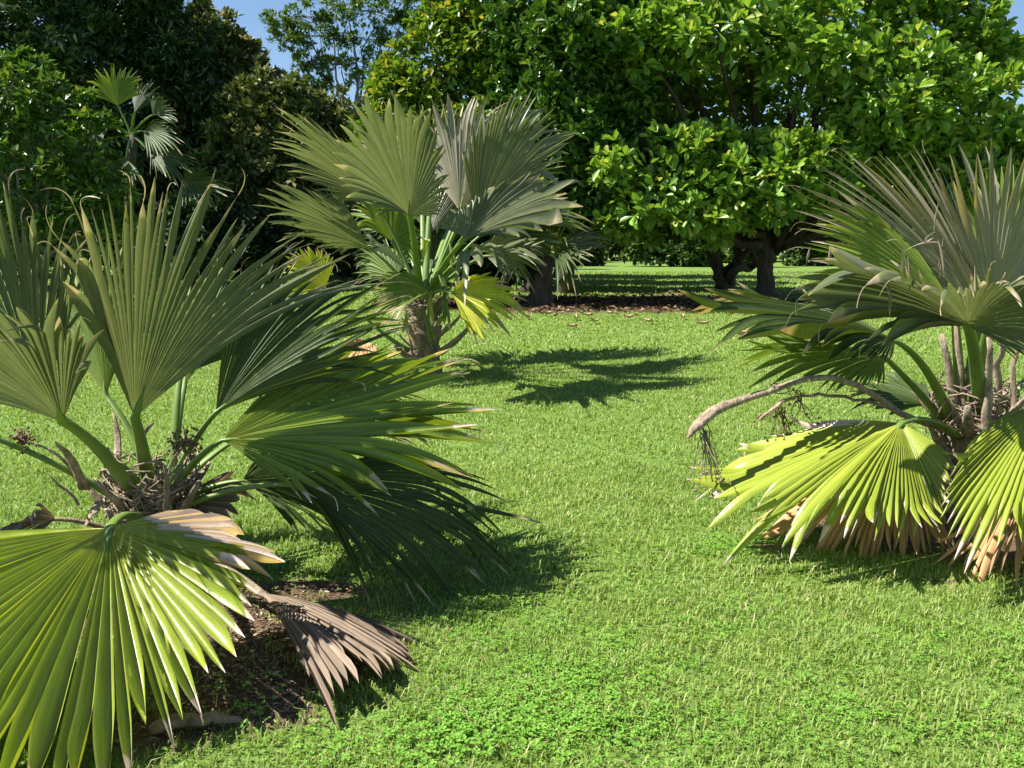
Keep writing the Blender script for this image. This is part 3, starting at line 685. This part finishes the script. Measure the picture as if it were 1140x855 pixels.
leaf(lp, off(c1, .04, .12), (200, 420, 4.3), [(215, 330, 4.9), (260, 300, 5.1), (310, 310, 5.2), (350, 340, 5.1), (350, 385, 4.9)], 'dark', 115, n=26, droop=.03)  # hidden at the back, added for a denser shadow
leaf(lp, off(c1, .12, .03, -.05), (270, 535, 3.95), [(300, 500, 4.4), (370, 500, 4.6), (420, 530, 4.6), (420, 565, 4.3), (380, 590, 4.0), (320, 585, 3.75)], 'dark', 116, n=24, droop=.04)  # extra fan added to enlarge the shadow on the ground
# dead leaves of the left palm
leaf(lp, off(c1, .1, -.1, -.25), (291, 660, 3.5), [(415, 690, 3.4), (458, 722, 3.07), (446, 738, 2.98), (430, 752, 2.88), (408, 766, 2.82), (382, 778, 2.76), (354, 792, 2.7)],
     'dead', 111, n=34, split=.93, droop=.01, arch=.04, amp=1.0, wave=.035, rag=.08, stalkmat='stalk_dry', r0=.025, r1=.02, sname='dead_leaf_stalk', name='dead_leaf_blade', tipburn=1.4, blabel='folded grey-brown dead fan resting on the grass', kink=.02)
leaf(lp, off(c1, .08, .05, -.22), (195, 565, 4.0), [(250, 528, 4.2), (270, 530, 4.15), (275, 545, 4.1), (272, 562, 4.0), (240, 580, 3.9)],
     'dead', 112, n=12, split=.8, droop=.05, amp=.6, stalkmat='stalk_dry', sname='dead_leaf_stalk', name='dead_leaf_blade')
leaf(lp, off(c1, -.14, -.05, -.2), (62, 578, 3.7), [(45, 560, 3.6), (15, 588, 3.5), (-15, 600, 3.45), (-10, 625, 3.4), (30, 612, 3.45)],
     'dead', 113, n=12, split=.8, droop=.08, amp=.7, stalkmat='stalk_dry', sname='dead_leaf_stalk', name='dead_leaf_blade')
# dried sheaths round the heart
rng = np.random.default_rng(77)
for k, (a, b) in enumerate((((95, 545, 3.75), (62, 490, 3.6)), ((85, 560, 3.7), (55, 530, 3.6)), ((175, 590, 3.7), (183, 520, 3.6)), ((110, 560, 3.75), (95, 585, 3.6)), ((160, 530, 4.0), (172, 470, 4.1)), ((130, 520, 4.1), (125, 460, 4.2)))):
    A = wp(a); B = wp(b); mb = MB(); mb.tube([p+rng.normal(0, .006, 3) for p in bez(A, (A+B)/2+rng.normal(0, .03, 3), B, 8)], [.022, .022, .02, .02, .018, .015, .01, .004], 7, .3)
    mb.build('dry_sheath', M['stalk_dry'], lp)
cluster(lp, [wp((185, 560, 3.7)), wp((190, 520, 3.62)), wp((207, 493, 3.58))], .008, seed=1, n=110, rad=.07)
cluster(lp, [wp((100, 545, 3.8)), wp((62, 505, 3.72)), wp((25, 490, 3.7))], .009, seed=2, n=90, rad=.06)

# ---- middle palm
mp_ = empty('fan_palm', P2, 'full-grown fan palm standing alone on the lawn in the middle', 'palm')
palm_trunk(mp_, P2, .85, .19, 5, boots=22)
fibres(mp_, P2+np.array((0, 0, .7)), .21, .35, 60, 6)
c2 = P2+np.array((0, 0, .95)); D2 = P2[1]
TILT = {201: (.75, 0), 202: (-.8, 0), 203: (.3, -1.5), 204: (0, -2.0), 205: (0, .9), 206: (0, .9), 207: (.6, 0), 208: (0, .5), 214: (.5, 0), 215: (0, -.8)}
def L2(hub, tips, mat, seed, dh=0, dt=0, **kw):
    kx, ky = TILT.get(seed, (0, 0))
    tips = [(t[0], t[1], D2+(t[2] if len(t) > 2 else dt)+kx*(t[0]-hub[0])/100+ky*(t[1]-hub[1])/100) for t in tips]
    kw.setdefault('r0', .05); kw.setdefault('r1', .026); kw.setdefault('rows', 10)
    ox = (hub[0]-475)*.0011
    return leaf(mp_, off(c2, ox, .1*np.sign(dh)), (hub[0], hub[1], D2+dh), tips, mat, seed, **kw)
L2((456, 240), [(425, 238, -1.4), (375, 200, -1.5), (372, 150, -1.6), (384, 102, -1.65), (420, 104, -1.65), (455, 112, -1.65), (480, 135, -1.6), (498, 185, -1.5), (498, 222, -1.4), (485, 243, -1.3)], 'olive', 201, -1.2, n=44, split=.7, droop=.01, r1=.03)
L2((512, 235), [(470, 190, 0.5), (475, 118, 0.5), (505, 106, 0.5), (535, 110, 0.5), (560, 118, 0.5), (572, 160, 0.5), (560, 210, 0.5)], 'taupe', 202, .4, n=34, split=.66, droop=.01)
L2((522, 230), [(540, 148, -.2), (570, 122, -.2), (604, 114, -.2), (628, 126, -.2), (640, 152, -.2), (618, 185, -.2), (585, 208, -.2), (560, 225, -.1)], 'olive', 203, 0, n=34, split=.7, droop=.01)
L2((520, 266), [(484, 254, -1.6), (500, 235, -1.8), (530, 218, -1.9), (586, 196, -1.9), (632, 200, -1.8), (646, 218, -1.7), (640, 238, -1.6), (600, 252, -1.5), (560, 262, -1.4)], 'olive', 204, -1.2, n=40, split=.72, droop=.015, blabel='olive fan spread low to the right of the heart')
L2((420, 228), [(395, 160, .1), (360, 140, 0), (327, 125, -.1), (303, 136, -.1), (300, 155, -.2), (315, 178, -.2), (345, 205, -.2), (380, 225, -.1)], 'olive', 205, .1, n=34, split=.66, droop=.02)
L2((410, 276), [(378, 215, 0), (345, 205, -.2), (315, 202, -.3), (296, 215, -.4), (296, 240, -.4), (312, 262, -.4), (345, 272, -.3), (380, 280, -.2)], 'olive', 206, -.3, n=34, split=.66, droop=.02)
L2((437, 270), [(400, 250, .4), (395, 230, .4), (425, 215, .4), (455, 225, .4), (470, 262, .3), (460, 290, .3)], 'green', 207, .4, n=24, split=.6, droop=.12, bentP=.4)
L2((503, 326), [(520, 306, -1), (555, 308, -1.1), (582, 330, -1.3), (588, 350, -1.4), (566, 362, -1.45), (538, 380, -1.5), (516, 366, -1.45)], 'yellow', 208, -.8, n=26, split=.72, droop=.03, burn=((.25, .75, .86),), blabel='bright yellow fan low on the right side')
L2((476, 326), [(462, 306, -0.7), (432, 300, -0.8), (418, 318, -0.9), (412, 342, -1), (424, 355, -1.05), (445, 345, -1.1)], 'green', 209, -.7, n=24, split=.7, droop=.04, burn=((.6, 1, .7),))
L2((362, 322), [(375, 290, .2), (350, 274, .1), (325, 280, 0), (312, 300, -.1), (318, 325, -.2), (340, 335, -.2)], 'yellow', 210, .1, n=26, split=.68, droop=.03, blabel='bright yellow fan low on the left side')
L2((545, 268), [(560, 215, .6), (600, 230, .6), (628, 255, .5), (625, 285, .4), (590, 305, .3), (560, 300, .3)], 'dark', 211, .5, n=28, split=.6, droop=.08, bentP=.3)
L2((470, 215), [(390, 175, 1.9), (430, 140, 2.3), (480, 135, 2.4), (530, 145, 2.3), (570, 180, 2)], 'green', 214, 1.2, n=30, split=.6, droop=.03)  # back fan added to give the crown's shadow more depth
L2((525, 225), [(520, 170, 2), (560, 160, 2.2), (600, 175, 2.1), (625, 205, 1.8), (610, 240, 1.6)], 'green', 215, 1.1, n=30, split=.6, droop=.03)  # second back fan added for the crown's shadow
L2((478, 262), [(440, 225, 1.0), (450, 190, 1.3), (480, 180, 1.5), (515, 190, 1.4), (530, 225, 1.0)], 'olive', 216, .8, n=28, split=.6, droop=.03)
L2((455, 250), [(415, 245, 1.0), (385, 200, 1.2), (400, 165, 1.4), (440, 155, 1.5), (465, 190, 1.2)], 'green', 217, .8, n=28, split=.6, droop=.03)
L2((540, 285), [(560, 250, -.9), (592, 262, -1.2), (605, 285, -1.2), (590, 305, -1.0), (562, 308, -.7)], 'olive', 218, -.4, n=24, split=.6, droop=.06, bentP=.3)
L2((480, 302), [(430, 292, 1.1), (440, 262, 1.3), (480, 250, 1.4), (520, 262, 1.3), (535, 292, 1.0)], 'dark', 219, .7, n=26, split=.6, droop=.06, bentP=.3)
L2((440, 310), [(400, 318, .6), (392, 292, .8), (408, 272, .9), (440, 268, 1.0), (462, 285, .8)], 'green', 220, .5, n=24, split=.6, droop=.06, bentP=.3)
L2((530, 246), [(512, 175, -.5), (538, 124, -.5), (572, 110, -.5), (606, 124, -.5), (616, 165, -.4), (590, 208, -.3)], 'olive', 222, -.3, n=32, split=.66, droop=.01)
L2((522, 284), [(500, 292, -2.0), (540, 290, -2.3), (585, 288, -2.0), (610, 280, -1.3), (600, 272, -.6), (570, 268, -.2)], 'olive', 223, -.8, n=28, split=.6, droop=.05, bentP=.3)  # flat fan added in front to fill the cast shadow
L2((500, 255), [(470, 240, 2.2), (520, 232, 2.6), (570, 240, 2.3), (600, 250, 1.8), (590, 262, 1.2)], 'green', 224, 1.1, n=26, split=.6, droop=.04)  # flat fan added at the back right as a shadow caster
L2((450, 262), [(400, 262, 1.3), (385, 240, 1.9), (420, 225, 2.4), (465, 232, 2.5)], 'green', 225, 1.0, n=24, split=.6, droop=.04)  # flat fan added at the back left as a shadow caster
L2((535, 262), [(560, 222, -.6), (600, 215, -.2), (640, 225, .3), (655, 245, .8), (635, 262, 1.0), (590, 272, .6)], 'olive', 226, .1, n=32, split=.68, droop=.02)
L2((480, 210), [(440, 150, .7), (470, 118, .7), (520, 118, .7), (560, 140, .7), (570, 180, .7)], 'green', 212, .7, n=34, split=.6, droop=.03)
L2((455, 300), [(425, 270, .9), (400, 262, .9), (395, 285, .9), (410, 310, .8)], 'dark', 213, .6, n=20, split=.6, droop=.1)
# narrow hanging splits of a torn young leaf
for k, (x0, y0, x1, y1) in enumerate(((453, 345, 451, 375), (468, 340, 482, 378), (480, 322, 478, 352), (494, 318, 497, 358), (500, 345, 484, 366), (486, 300, 496, 322), (470, 300, 476, 262), (500, 270, 506, 300))):
    A = W(x0, y0, D2-.45); B = W(x1, y1, D2-.6)
    fan(mp_, A, [B+np.array((-.05, 0, 0)), B, B+np.array((.05, 0, 0))], n=2, split=.9, mat='green' if k % 2 else 'bright', seed=230+k, name='leaf_strip', arch=.1)
leaf(mp_, off(c2, -.2, -.05, -.35), (408, 380, D2-.4), [(395, 378, D2-.5), (372, 388, D2-.6), (366, 398, D2-.65), (378, 408, D2-.7), (405, 402, D2-.7), (425, 392, D2-.6)], 'rust', 221, n=12, split=.8, amp=.7, stalkmat='stalk_dry', r0=.03, r1=.02, sname='dead_leaf_stalk', name='dead_leaf_blade')
for k, (x0, y0, x1, y1, r) in enumerate(((490, 392, 526, 360, .075), (478, 380, 512, 352, .05), (455, 390, 405, 352, .055), (462, 400, 440, 385, .08))):
    A = W(x0, y0, D2-.2); B = W(x1, y1, D2-.4); mb = MB(); mb.tube(bez(A, (A+B)/2+np.array((0, 0, -.06)), B, 8), [r*(1-.55*q/7) for q in range(8)], 9, .6)
    mb.build('old_leaf_base', M['fibre'] if k != 2 else M['stalk'], mp_)

# ---- palm in the shade behind it
sp_ = empty('fan_palm', P3, 'shaded fan palm under the trees behind the middle palm', 'palm')
palm_trunk(sp_, P3, 1.25, .3, 8, boots=8)
for _o in sp_.children: _o.data.materials[0] = M['bark']
c3 = P3+np.array((0, 0, 1.3)); D3 = P3[1]
def L3(hub, tips, mat, seed, dh=0, **kw):
    kw.setdefault('rows', 9)
    return leaf(sp_, c3, (hub[0], hub[1], D3+dh), [(t[0], t[1], D3+t[2]) for t in tips], mat, seed, r0=.07, r1=.04, **kw)
L3((612, 284), [(636, 262, 0), (668, 250, -.5), (684, 258, -.8), (682, 268, -.9), (672, 280, -1), (650, 292, -1.2)], 'olive', 301, -.5, n=26, split=.6, droop=.04, blabel='pale sunlit fan reaching right')  # paler leaf colour stands in for sunlight on this fan
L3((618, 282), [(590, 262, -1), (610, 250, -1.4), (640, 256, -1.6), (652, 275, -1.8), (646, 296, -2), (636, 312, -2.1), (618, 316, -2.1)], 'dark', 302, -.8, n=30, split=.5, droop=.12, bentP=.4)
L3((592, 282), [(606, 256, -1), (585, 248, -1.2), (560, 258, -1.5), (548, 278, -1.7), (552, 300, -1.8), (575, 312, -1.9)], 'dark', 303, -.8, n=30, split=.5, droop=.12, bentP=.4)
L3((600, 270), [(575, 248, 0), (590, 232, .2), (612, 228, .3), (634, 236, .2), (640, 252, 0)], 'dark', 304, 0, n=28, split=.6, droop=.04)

# ---- distant palm on the left
dpb = np.array((W(145, 330, 22)[0], 22, 0)); dp = empty('fan_palm', dpb, 'distant fan palm against the dark trees at upper left', 'palm')
hc = W(146, 150, 22)
mb = MB(); mb.tube([dpb+(hc-dpb)*k/8+np.array((.05*math.sin(k), 0, -.05 if k == 0 else 0)) for k in range(9)], [.15-.007*k for k in range(9)], 12); mb.build('trunk', M['bark'], dp)
for k, (hub, tips, mt) in enumerate((((131, 118), [(104, 108, -.3), (100, 84, -.4), (116, 72, -.4), (136, 73, -.4), (158, 84, -.4), (163, 104, -.3)], 'green'),
        ((170, 128), [(168, 108, 0), (182, 108, -.3), (196, 122, -.5), (200, 134, -.6), (190, 140, -.7)], 'olive'),
        ((160, 146), [(175, 130, -.4), (196, 134, -.6), (206, 150, -.8), (200, 166, -1), (180, 172, -1), (162, 172, -1)], 'green'),
        ((168, 172), [(190, 162, -.3), (215, 172, -.5), (222, 190, -.7), (205, 200, -.8), (182, 196, -.8), (166, 190, -.8)], 'dark'),
        ((120, 142), [(112, 122, .2), (94, 130, 0), (88, 148, -.3), (96, 164, -.5), (112, 166, -.6)], 'dark'),
        ((150, 125), [(145, 95, .4), (160, 88, .4), (178, 96, .4), (182, 112, .4)], 'dark'),
        ((205, 205), [(205, 185, -.3), (235, 190, -.5), (255, 205, -.7), (250, 222, -.8), (225, 228, -.9), (200, 225, -.9)], 'dark'),
        ((140, 178), [(120, 170, -.6), (110, 185, -.8), (122, 202, -.9), (142, 206, -1), (158, 196, -.9)], 'dark'))):
    leaf(dp, hc, (hub[0], hub[1], 22-.2), [(t[0], t[1], 22+t[2]) for t in tips], 'dark' if k != 0 else 'green', 400+k, r0=.05, r1=.03, n=22, split=.6, droop=.06, rows=9)

# ---- right palm
rp = empty('fan_palm', P5, 'fan palm at right edge with brown dead skirt and arching dry flower stalk', 'palm')
palm_trunk(rp, P5, .62, .2, 15, boots=12)
fibres(rp, P5+np.array((0, 0, .45)), .2, .3, 80, 16)
c5 = P5+np.array((0, 0, .62))
def L5(hub, tips, mat, seed, ox=0, oy=0, oz=0, **kw):
    kw.setdefault('r0', .042); kw.setdefault('r1', .022)
    return leaf(rp, off(c5, ox, oy, oz), hub, tips, mat, seed, **kw)
L5((1095, 350, 5.0), [(1000, 330, 5.1), (930, 290, 5.15), (900, 235, 5.15), (898, 205, 5.1), (925, 172, 5.1), (960, 168, 5.05), (1000, 165, 5.0), (1040, 172, 4.95), (1065, 200, 4.9)], 'taupe', 501, -.05, .05, n=36, split=.45, droop=.01, thread=.3, rag=.08, blabel='grey-brown upright fan fanned to the left')
L5((1105, 345, 4.85), [(1030, 210, 4.8), (1055, 172, 4.75), (1090, 160, 4.75), (1125, 162, 4.75), (1165, 170, 4.75), (1210, 200, 4.8), (1240, 260, 4.8)], 'taupe', 502, 0, .02, n=30, split=.52, droop=.01, thread=.3, blabel='grey-brown fan standing straight up')
L5((1062, 345, 4.9), [(905, 335, 5.0), (900, 300, 5.0), (900, 255, 5.0), (908, 222, 5.0), (950, 225, 5.05), (1000, 250, 5.1)], 'mid', 503, -.08, 0, n=30, split=.62, droop=.02, thread=.3)
L5((1078, 364, 4.45), [(1010, 372, 4.2), (940, 360, 4.1), (880, 345, 4.05), (872, 318, 4.05), (900, 298, 4.05), (950, 300, 4.0), (1010, 312, 3.95), (1060, 312, 3.9), (1110, 308, 3.9), (1170, 318, 3.95), (1210, 350, 4.0), (1190, 390, 4.1), (1130, 400, 4.2)], 'olive', 504, -.02, -.12, n=62, split=.76, droop=.02, thread=.5, bentP=.12, rag=.08, amp=.5, burn=((.38, .5, .88),), ctrl=None, r0=.05, r1=.028)
L5((997, 380, 4.7), [(992, 400, 4.5), (960, 394, 4.4), (918, 378, 4.3), (850, 372, 4.2), (790, 356, 4.35), (778, 340, 4.6), (800, 330, 4.9), (845, 334, 5.2), (900, 347, 5.35)], 'dark', 505, -.15, -.02, -.05, n=50, split=.74, droop=.015, amp=.5, burn=((.45, .6, .93),), ctrl=W(1030, 395, 4.85))
L5((984, 397, 4.9), [(985, 425, 4.75), (955, 432, 4.7), (905, 428, 4.65), (850, 418, 4.6), (828, 400, 4.7), (835, 390, 5.0), (880, 388, 5.3), (940, 390, 5.4)], 'green', 506, -.15, .05, -.1, n=44, split=.68, droop=.02, ctrl=W(1020, 430, 5.0))
L5((1035, 452, 5.2), [(1000, 462, 5.0), (965, 456, 5.0), (948, 440, 5.2), (965, 428, 5.5), (1000, 420, 5.7), (1030, 425, 5.7)], 'dark', 507, -.15, .05, -.2, n=26, split=.62, droop=.02)
L5((1003, 471, 4.35), [(900, 470, 4.7), (835, 505, 4.65), (766, 552, 4.35), (806, 575, 4.0), (842, 602, 3.85), (880, 590, 3.8), (920, 585, 3.8), (965, 588, 3.8), (1010, 588, 3.82), (1045, 592, 3.88), (1056, 555, 4.0), (1056, 505, 4.2)], 'bright', 508, -.15, -.12, -.15, n=66, split=.80, droop=.01, arch=.03, tipburn=.98, burn=((0, .06, .3),), amp=.55, blabel='bright yellow-green fan draped over the dead skirt')
L5((1168, 448, 4.2), [(1095, 480, 4.1), (1056, 535, 3.85), (1056, 575, 3.7), (1080, 598, 3.6), (1120, 610, 3.55), (1160, 618, 3.5), (1210, 610, 3.5), (1260, 570, 3.6), (1270, 500, 3.9)], 'bright', 509, .1, -.15, -.15, n=56, split=.80, droop=.01, arch=.05, tipburn=.98, amp=.55, blabel='bright yellow-green fan cut by the right edge')
L5((1005, 492, 4.65), [(835, 585, 4.62), (870, 602, 4.4), (905, 616, 4.25), (940, 623, 4.2), (975, 623, 4.2), (1010, 620, 4.22), (1045, 616, 4.25), (1055, 590, 4.4)], 'rust', 510, -.15, -.1, -.35, n=42, split=.75, droop=.01, arch=.04, amp=.75, stalkmat='stalk_dry', sname='dead_leaf_stalk', name='dead_leaf_blade', tipburn=1.4, blabel='rusty dead fan pressed to the grass')
L5((1155, 500, 4.35), [(1040, 628, 4.1), (1065, 640, 3.98), (1095, 650, 3.86), (1130, 657, 3.82), (1170, 660, 3.8), (1215, 655, 3.82), (1250, 630, 3.9)], 'rust', 511, .05, -.15, -.35, n=36, split=.75, droop=.01, arch=.04, amp=.75, stalkmat='stalk_dry', sname='dead_leaf_stalk', name='dead_leaf_blade', tipburn=1.4, burn=((.25, .35, .2),), blabel='orange and brown dead fan at the right edge')
L5((1190, 390, 5.0), [(1180, 300, 5.2), (1230, 280, 5.2), (1290, 320, 5.1), (1300, 390, 5.0), (1260, 440, 4.9)], 'green', 512, .15, 0, n=26, droop=.02)
L5((1120, 330, 5.5), [(1060, 230, 5.8), (1100, 190, 5.8), (1150, 185, 5.8), (1190, 220, 5.8), (1200, 280, 5.7)], 'green', 513, 0, .15, n=26, droop=.02, split=.6)
# dry leaf stalks standing in the heart
rng = np.random.default_rng(55)
for k, (x0, y0, x1, y1, d) in enumerate(((1066, 470, 1048, 372, 4.9), (1078, 478, 1064, 365, 4.85), (1112, 470, 1118, 360, 4.8), (1128, 480, 1132, 372, 4.75), (1136, 470, 1148, 380, 4.8), (1062, 480, 1082, 400, 4.95), (1095, 480, 1102, 375, 4.7))):
    A = W(x0, y0+25, d+.1); B = W(x1, y1, d); mb = MB()
    mb.tube([q+rng.normal(0, .006, 3) for q in bez(A, (A+B)/2+rng.normal(0, .02, 3), B, 9)], [.034-.0022*q+rng.uniform(-.003, .003) for q in range(9)], 7, .5)
    mb.build('dry_leaf_stalk', M['stalk_dry'], rp)
# arching dry flower stalks
def poly_tube(parent, P_, rads, name, mat, seg=8, n=24, flat=.7, jit=.004, seed=0):
    rng = np.random.default_rng(seed)
    Q_ = [catmull([np.asarray(p) for p in P_], u)+rng.normal(0, jit, 3) for u in np.linspace(0, 1, n)]
    rr = [float(np.interp(u, np.linspace(0, 1, len(rads)), rads)) for u in np.linspace(0, 1, n)]
    mb = MB(); mb.tube(Q_, rr, seg, flat); return mb.build(name, M[mat], parent)
fs1 = poly_tube(rp, [off(c5, -.15, -.1, -.12), W(1012, 465, 4.75), W(960, 432, 4.6), W(912, 420, 4.5), W(850, 437, 4.4), (W(800, 455, 4.3)), W(778, 472, 4.25), W(764, 488, 4.2)],
               [.03, .026, .025, .024, .022, .030, .040, .034, .006], 'flower_stalk', 'stalk_dry', seed=1); fs1['label'] = 'long arching dry flower stalk with a papery tip'
fs2 = poly_tube(rp, [off(c5, -.15, -.05, -.15), W(1000, 458, 4.9), W(950, 444, 4.8), W(905, 440, 4.7), W(868, 450, 4.65), W(845, 468, 4.6)], [.02, .016, .014, .013, .012, .016, .006], 'flower_stalk', 'stalk_dry', seed=2)
rng = np.random.default_rng(66)
for (x0, y0, x1, y1, d, par, nb) in ((785, 480, 790, 535, 4.25, fs1, 16), (870, 455, 872, 490, 4.65, fs2, 14), (890, 442, 893, 465, 4.7, fs2, 8), (862, 430, 866, 445, 4.42, fs1, 5)):
    mb = MB(); A = W(x0, y0, d)
    for k in range(nb):
        A2 = A+rng.normal(0, .012, 3); B = W(x1+rng.normal(0, 12), y1+rng.uniform(-25, 14), d+rng.normal(0, .05)); B[2] = max(B[2], .02)
        mb.tube([q+rng.normal(0, .004, 3) for q in bez(A2, (A2+B)/2+rng.normal(0, .03, 3), B, 7)], [.0035, .003, .003, .0028, .0025, .002, .0015], 4)
        for q in range(4):
            c_ = B+rng.normal(0, .02, 3); s_ = rng.uniform(.005, .010); c_[2] = max(c_[2], .01)
            V = np.array([(1, 0, 0), (-1, 0, 0), (0, 1, 0), (0, -1, 0), (0, 0, 1), (0, 0, -1)], float)*s_+c_
            mb.add(V, None, [(0, 2, 4), (2, 1, 4), (1, 3, 4), (3, 0, 4), (2, 0, 5), (1, 2, 5), (3, 1, 5), (0, 3, 5)])
    mb.build('fruit_spray', M['fruit'] if par is fs2 else M['stalk_dry'], par)
# pale curled dry scraps hanging on the upper fans of the right palm
for k, (x0, y0, x1, y1, d) in enumerate(((1045, 225, 1040, 262, 4.6), (1043, 258, 1030, 270, 4.5), (1042, 262, 1052, 300, 4.5), (1050, 265, 1048, 300, 4.5), (985, 305, 994, 342, 4.1), (990, 290, 1003, 300, 4.1), (1010, 285, 1014, 322, 4.1), (925, 270, 924, 292, 4.15), (902, 275, 900, 290, 4.15), (1085, 295, 1087, 330, 4.05), (1000, 285, 1045, 270, 4.4))):
    A = W(x0, y0, d); B = W(x1, y1, d-.03)
    fan(rp, A, [B+np.array((-.014, 0, 0)), B, B+np.array((.014, .02, 0))], n=2, split=.7, mat='dead', seed=530+k, name='dry_scrap', arch=.12, rows=9, kink=.15)

# ================================================================ SMALL THINGS ON THE GROUND
rng = np.random.default_rng(90)
mb = MB(); A = G(165, 820); B = G(270, 808)
mb.tube([q+rng.normal(0, .004, 3) for q in bez(A+np.array((0, 0, .022)), (A+B)/2+np.array((0, .03, .05)), B+np.array((0, 0, .02)), 14)], [.022, .027, .029, .03, .03, .029, .027, .026, .025, .023, .02, .017, .014, .008], 9, .7)
o = mb.build('dead_stalk', M['fibre'], None, origin=A); tag(o, 'grey-brown dead leaf stalk lying on bare soil at lower left', 'dead stalk')
def fallen(x, y, s, lab, k, grp):
    p0 = G(x, y); r = np.random.default_rng(700+k); th = r.uniform(0, 6.28); ca, sa = math.cos(th), math.sin(th)
    V = []; nL, nW = 7, 5
    for i in range(nL):
        u = i/(nL-1); wd = s*.3*math.sin(math.pi*min(1, u*.92+.05))**.8
        for j in range(nW):
            v = (j/(nW-1)-.5)*2; q = np.array((s*(u-.5), wd*v, .02+s*.22*v*v+s*.12*(u-.5)**2*4+r.normal(0, s*.015)))
            V.append(p0+np.array((ca*q[0]-sa*q[1], sa*q[0]+ca*q[1], q[2]+.03)))
    i = (np.arange(nL-1)[:, None]*nW+np.arange(nW-1)[None]).ravel()
    o = mesh_np('fallen_leaf', V, np.stack([i, i+1, i+nW+1, i+nW], 1), M['fallen'], None, smooth=True, origin=p0)
    tag(o, lab, 'fallen leaf', grp)
FL = [(641, 357), (655, 354), (662, 361), (700, 356), (722, 361), (782, 364), (826, 376), (827, 372), (637, 367), (588, 356), (760, 356), (610, 352), (680, 352), (845, 366)]
for k, (x, y) in enumerate(FL):
    fallen(x, y, .22 if k != 6 else .3, 'dry tan leaf fallen on the lawn in front of the shaded band', k, 'tan leaves fallen on the lawn')
# litter in the shade of the trees
r = np.random.default_rng(91); N_ = 9000
x = r.normal(2.0, 4.2, N_); y = r.normal(22.5, 2.4, N_); k_ = r.random(N_) < litter(x, y)+.03; x = x[k_]; y = y[k_]; N_ = len(x)
V, T, col = leaf_cloud(np.stack([x, y, r.uniform(.01, .05, N_)], 1), nrm(np.stack([r.normal(0, 1, N_), r.normal(0, 1, N_), r.normal(.1, .2, N_)], 1)), .17, r, 'lance', .2, .25)
V[:, 2] = np.clip(V[:, 2], .004, .12)
tag(mesh_np('leaf_litter', V, T, tree_leaf_mat('litter', (.06, .035, .02), (.16, .10, .06), (.3, .21, .14), rough=.8, transl=.1, spec=.2), None, col), 'brown fallen leaves covering the ground under the trees', 'leaf litter', kind='stuff')
# bits of straw and crumbs on the soil by the left palm
r = np.random.default_rng(92); N_ = 9000
x = r.normal(G(270, 740)[0], .5, N_); y = r.normal(G(270, 740)[1]+.1, .4, N_); k_ = r.random(N_) < soil(x, y)+.05; x = x[k_]; y = y[k_]; N_ = len(x)
V, T, col = leaf_cloud(np.stack([x, y, r.uniform(.003, .012, N_)], 1), nrm(np.stack([r.normal(0, 1, N_), r.normal(0, 1, N_), r.normal(0, .1, N_)], 1)), .03, r, 'small', .1, .16)
V[:, 2] = np.clip(V[:, 2], .002, .03)
tag(mesh_np('soil_litter', V, T, tree_leaf_mat('soil_crumbs', (.06, .04, .025), (.26, .19, .12), (.42, .34, .24), rough=.9, transl=.05, spec=.1), None, col), 'small brown crumbs and straw on the bare soil by the left palm', 'litter', kind='stuff')
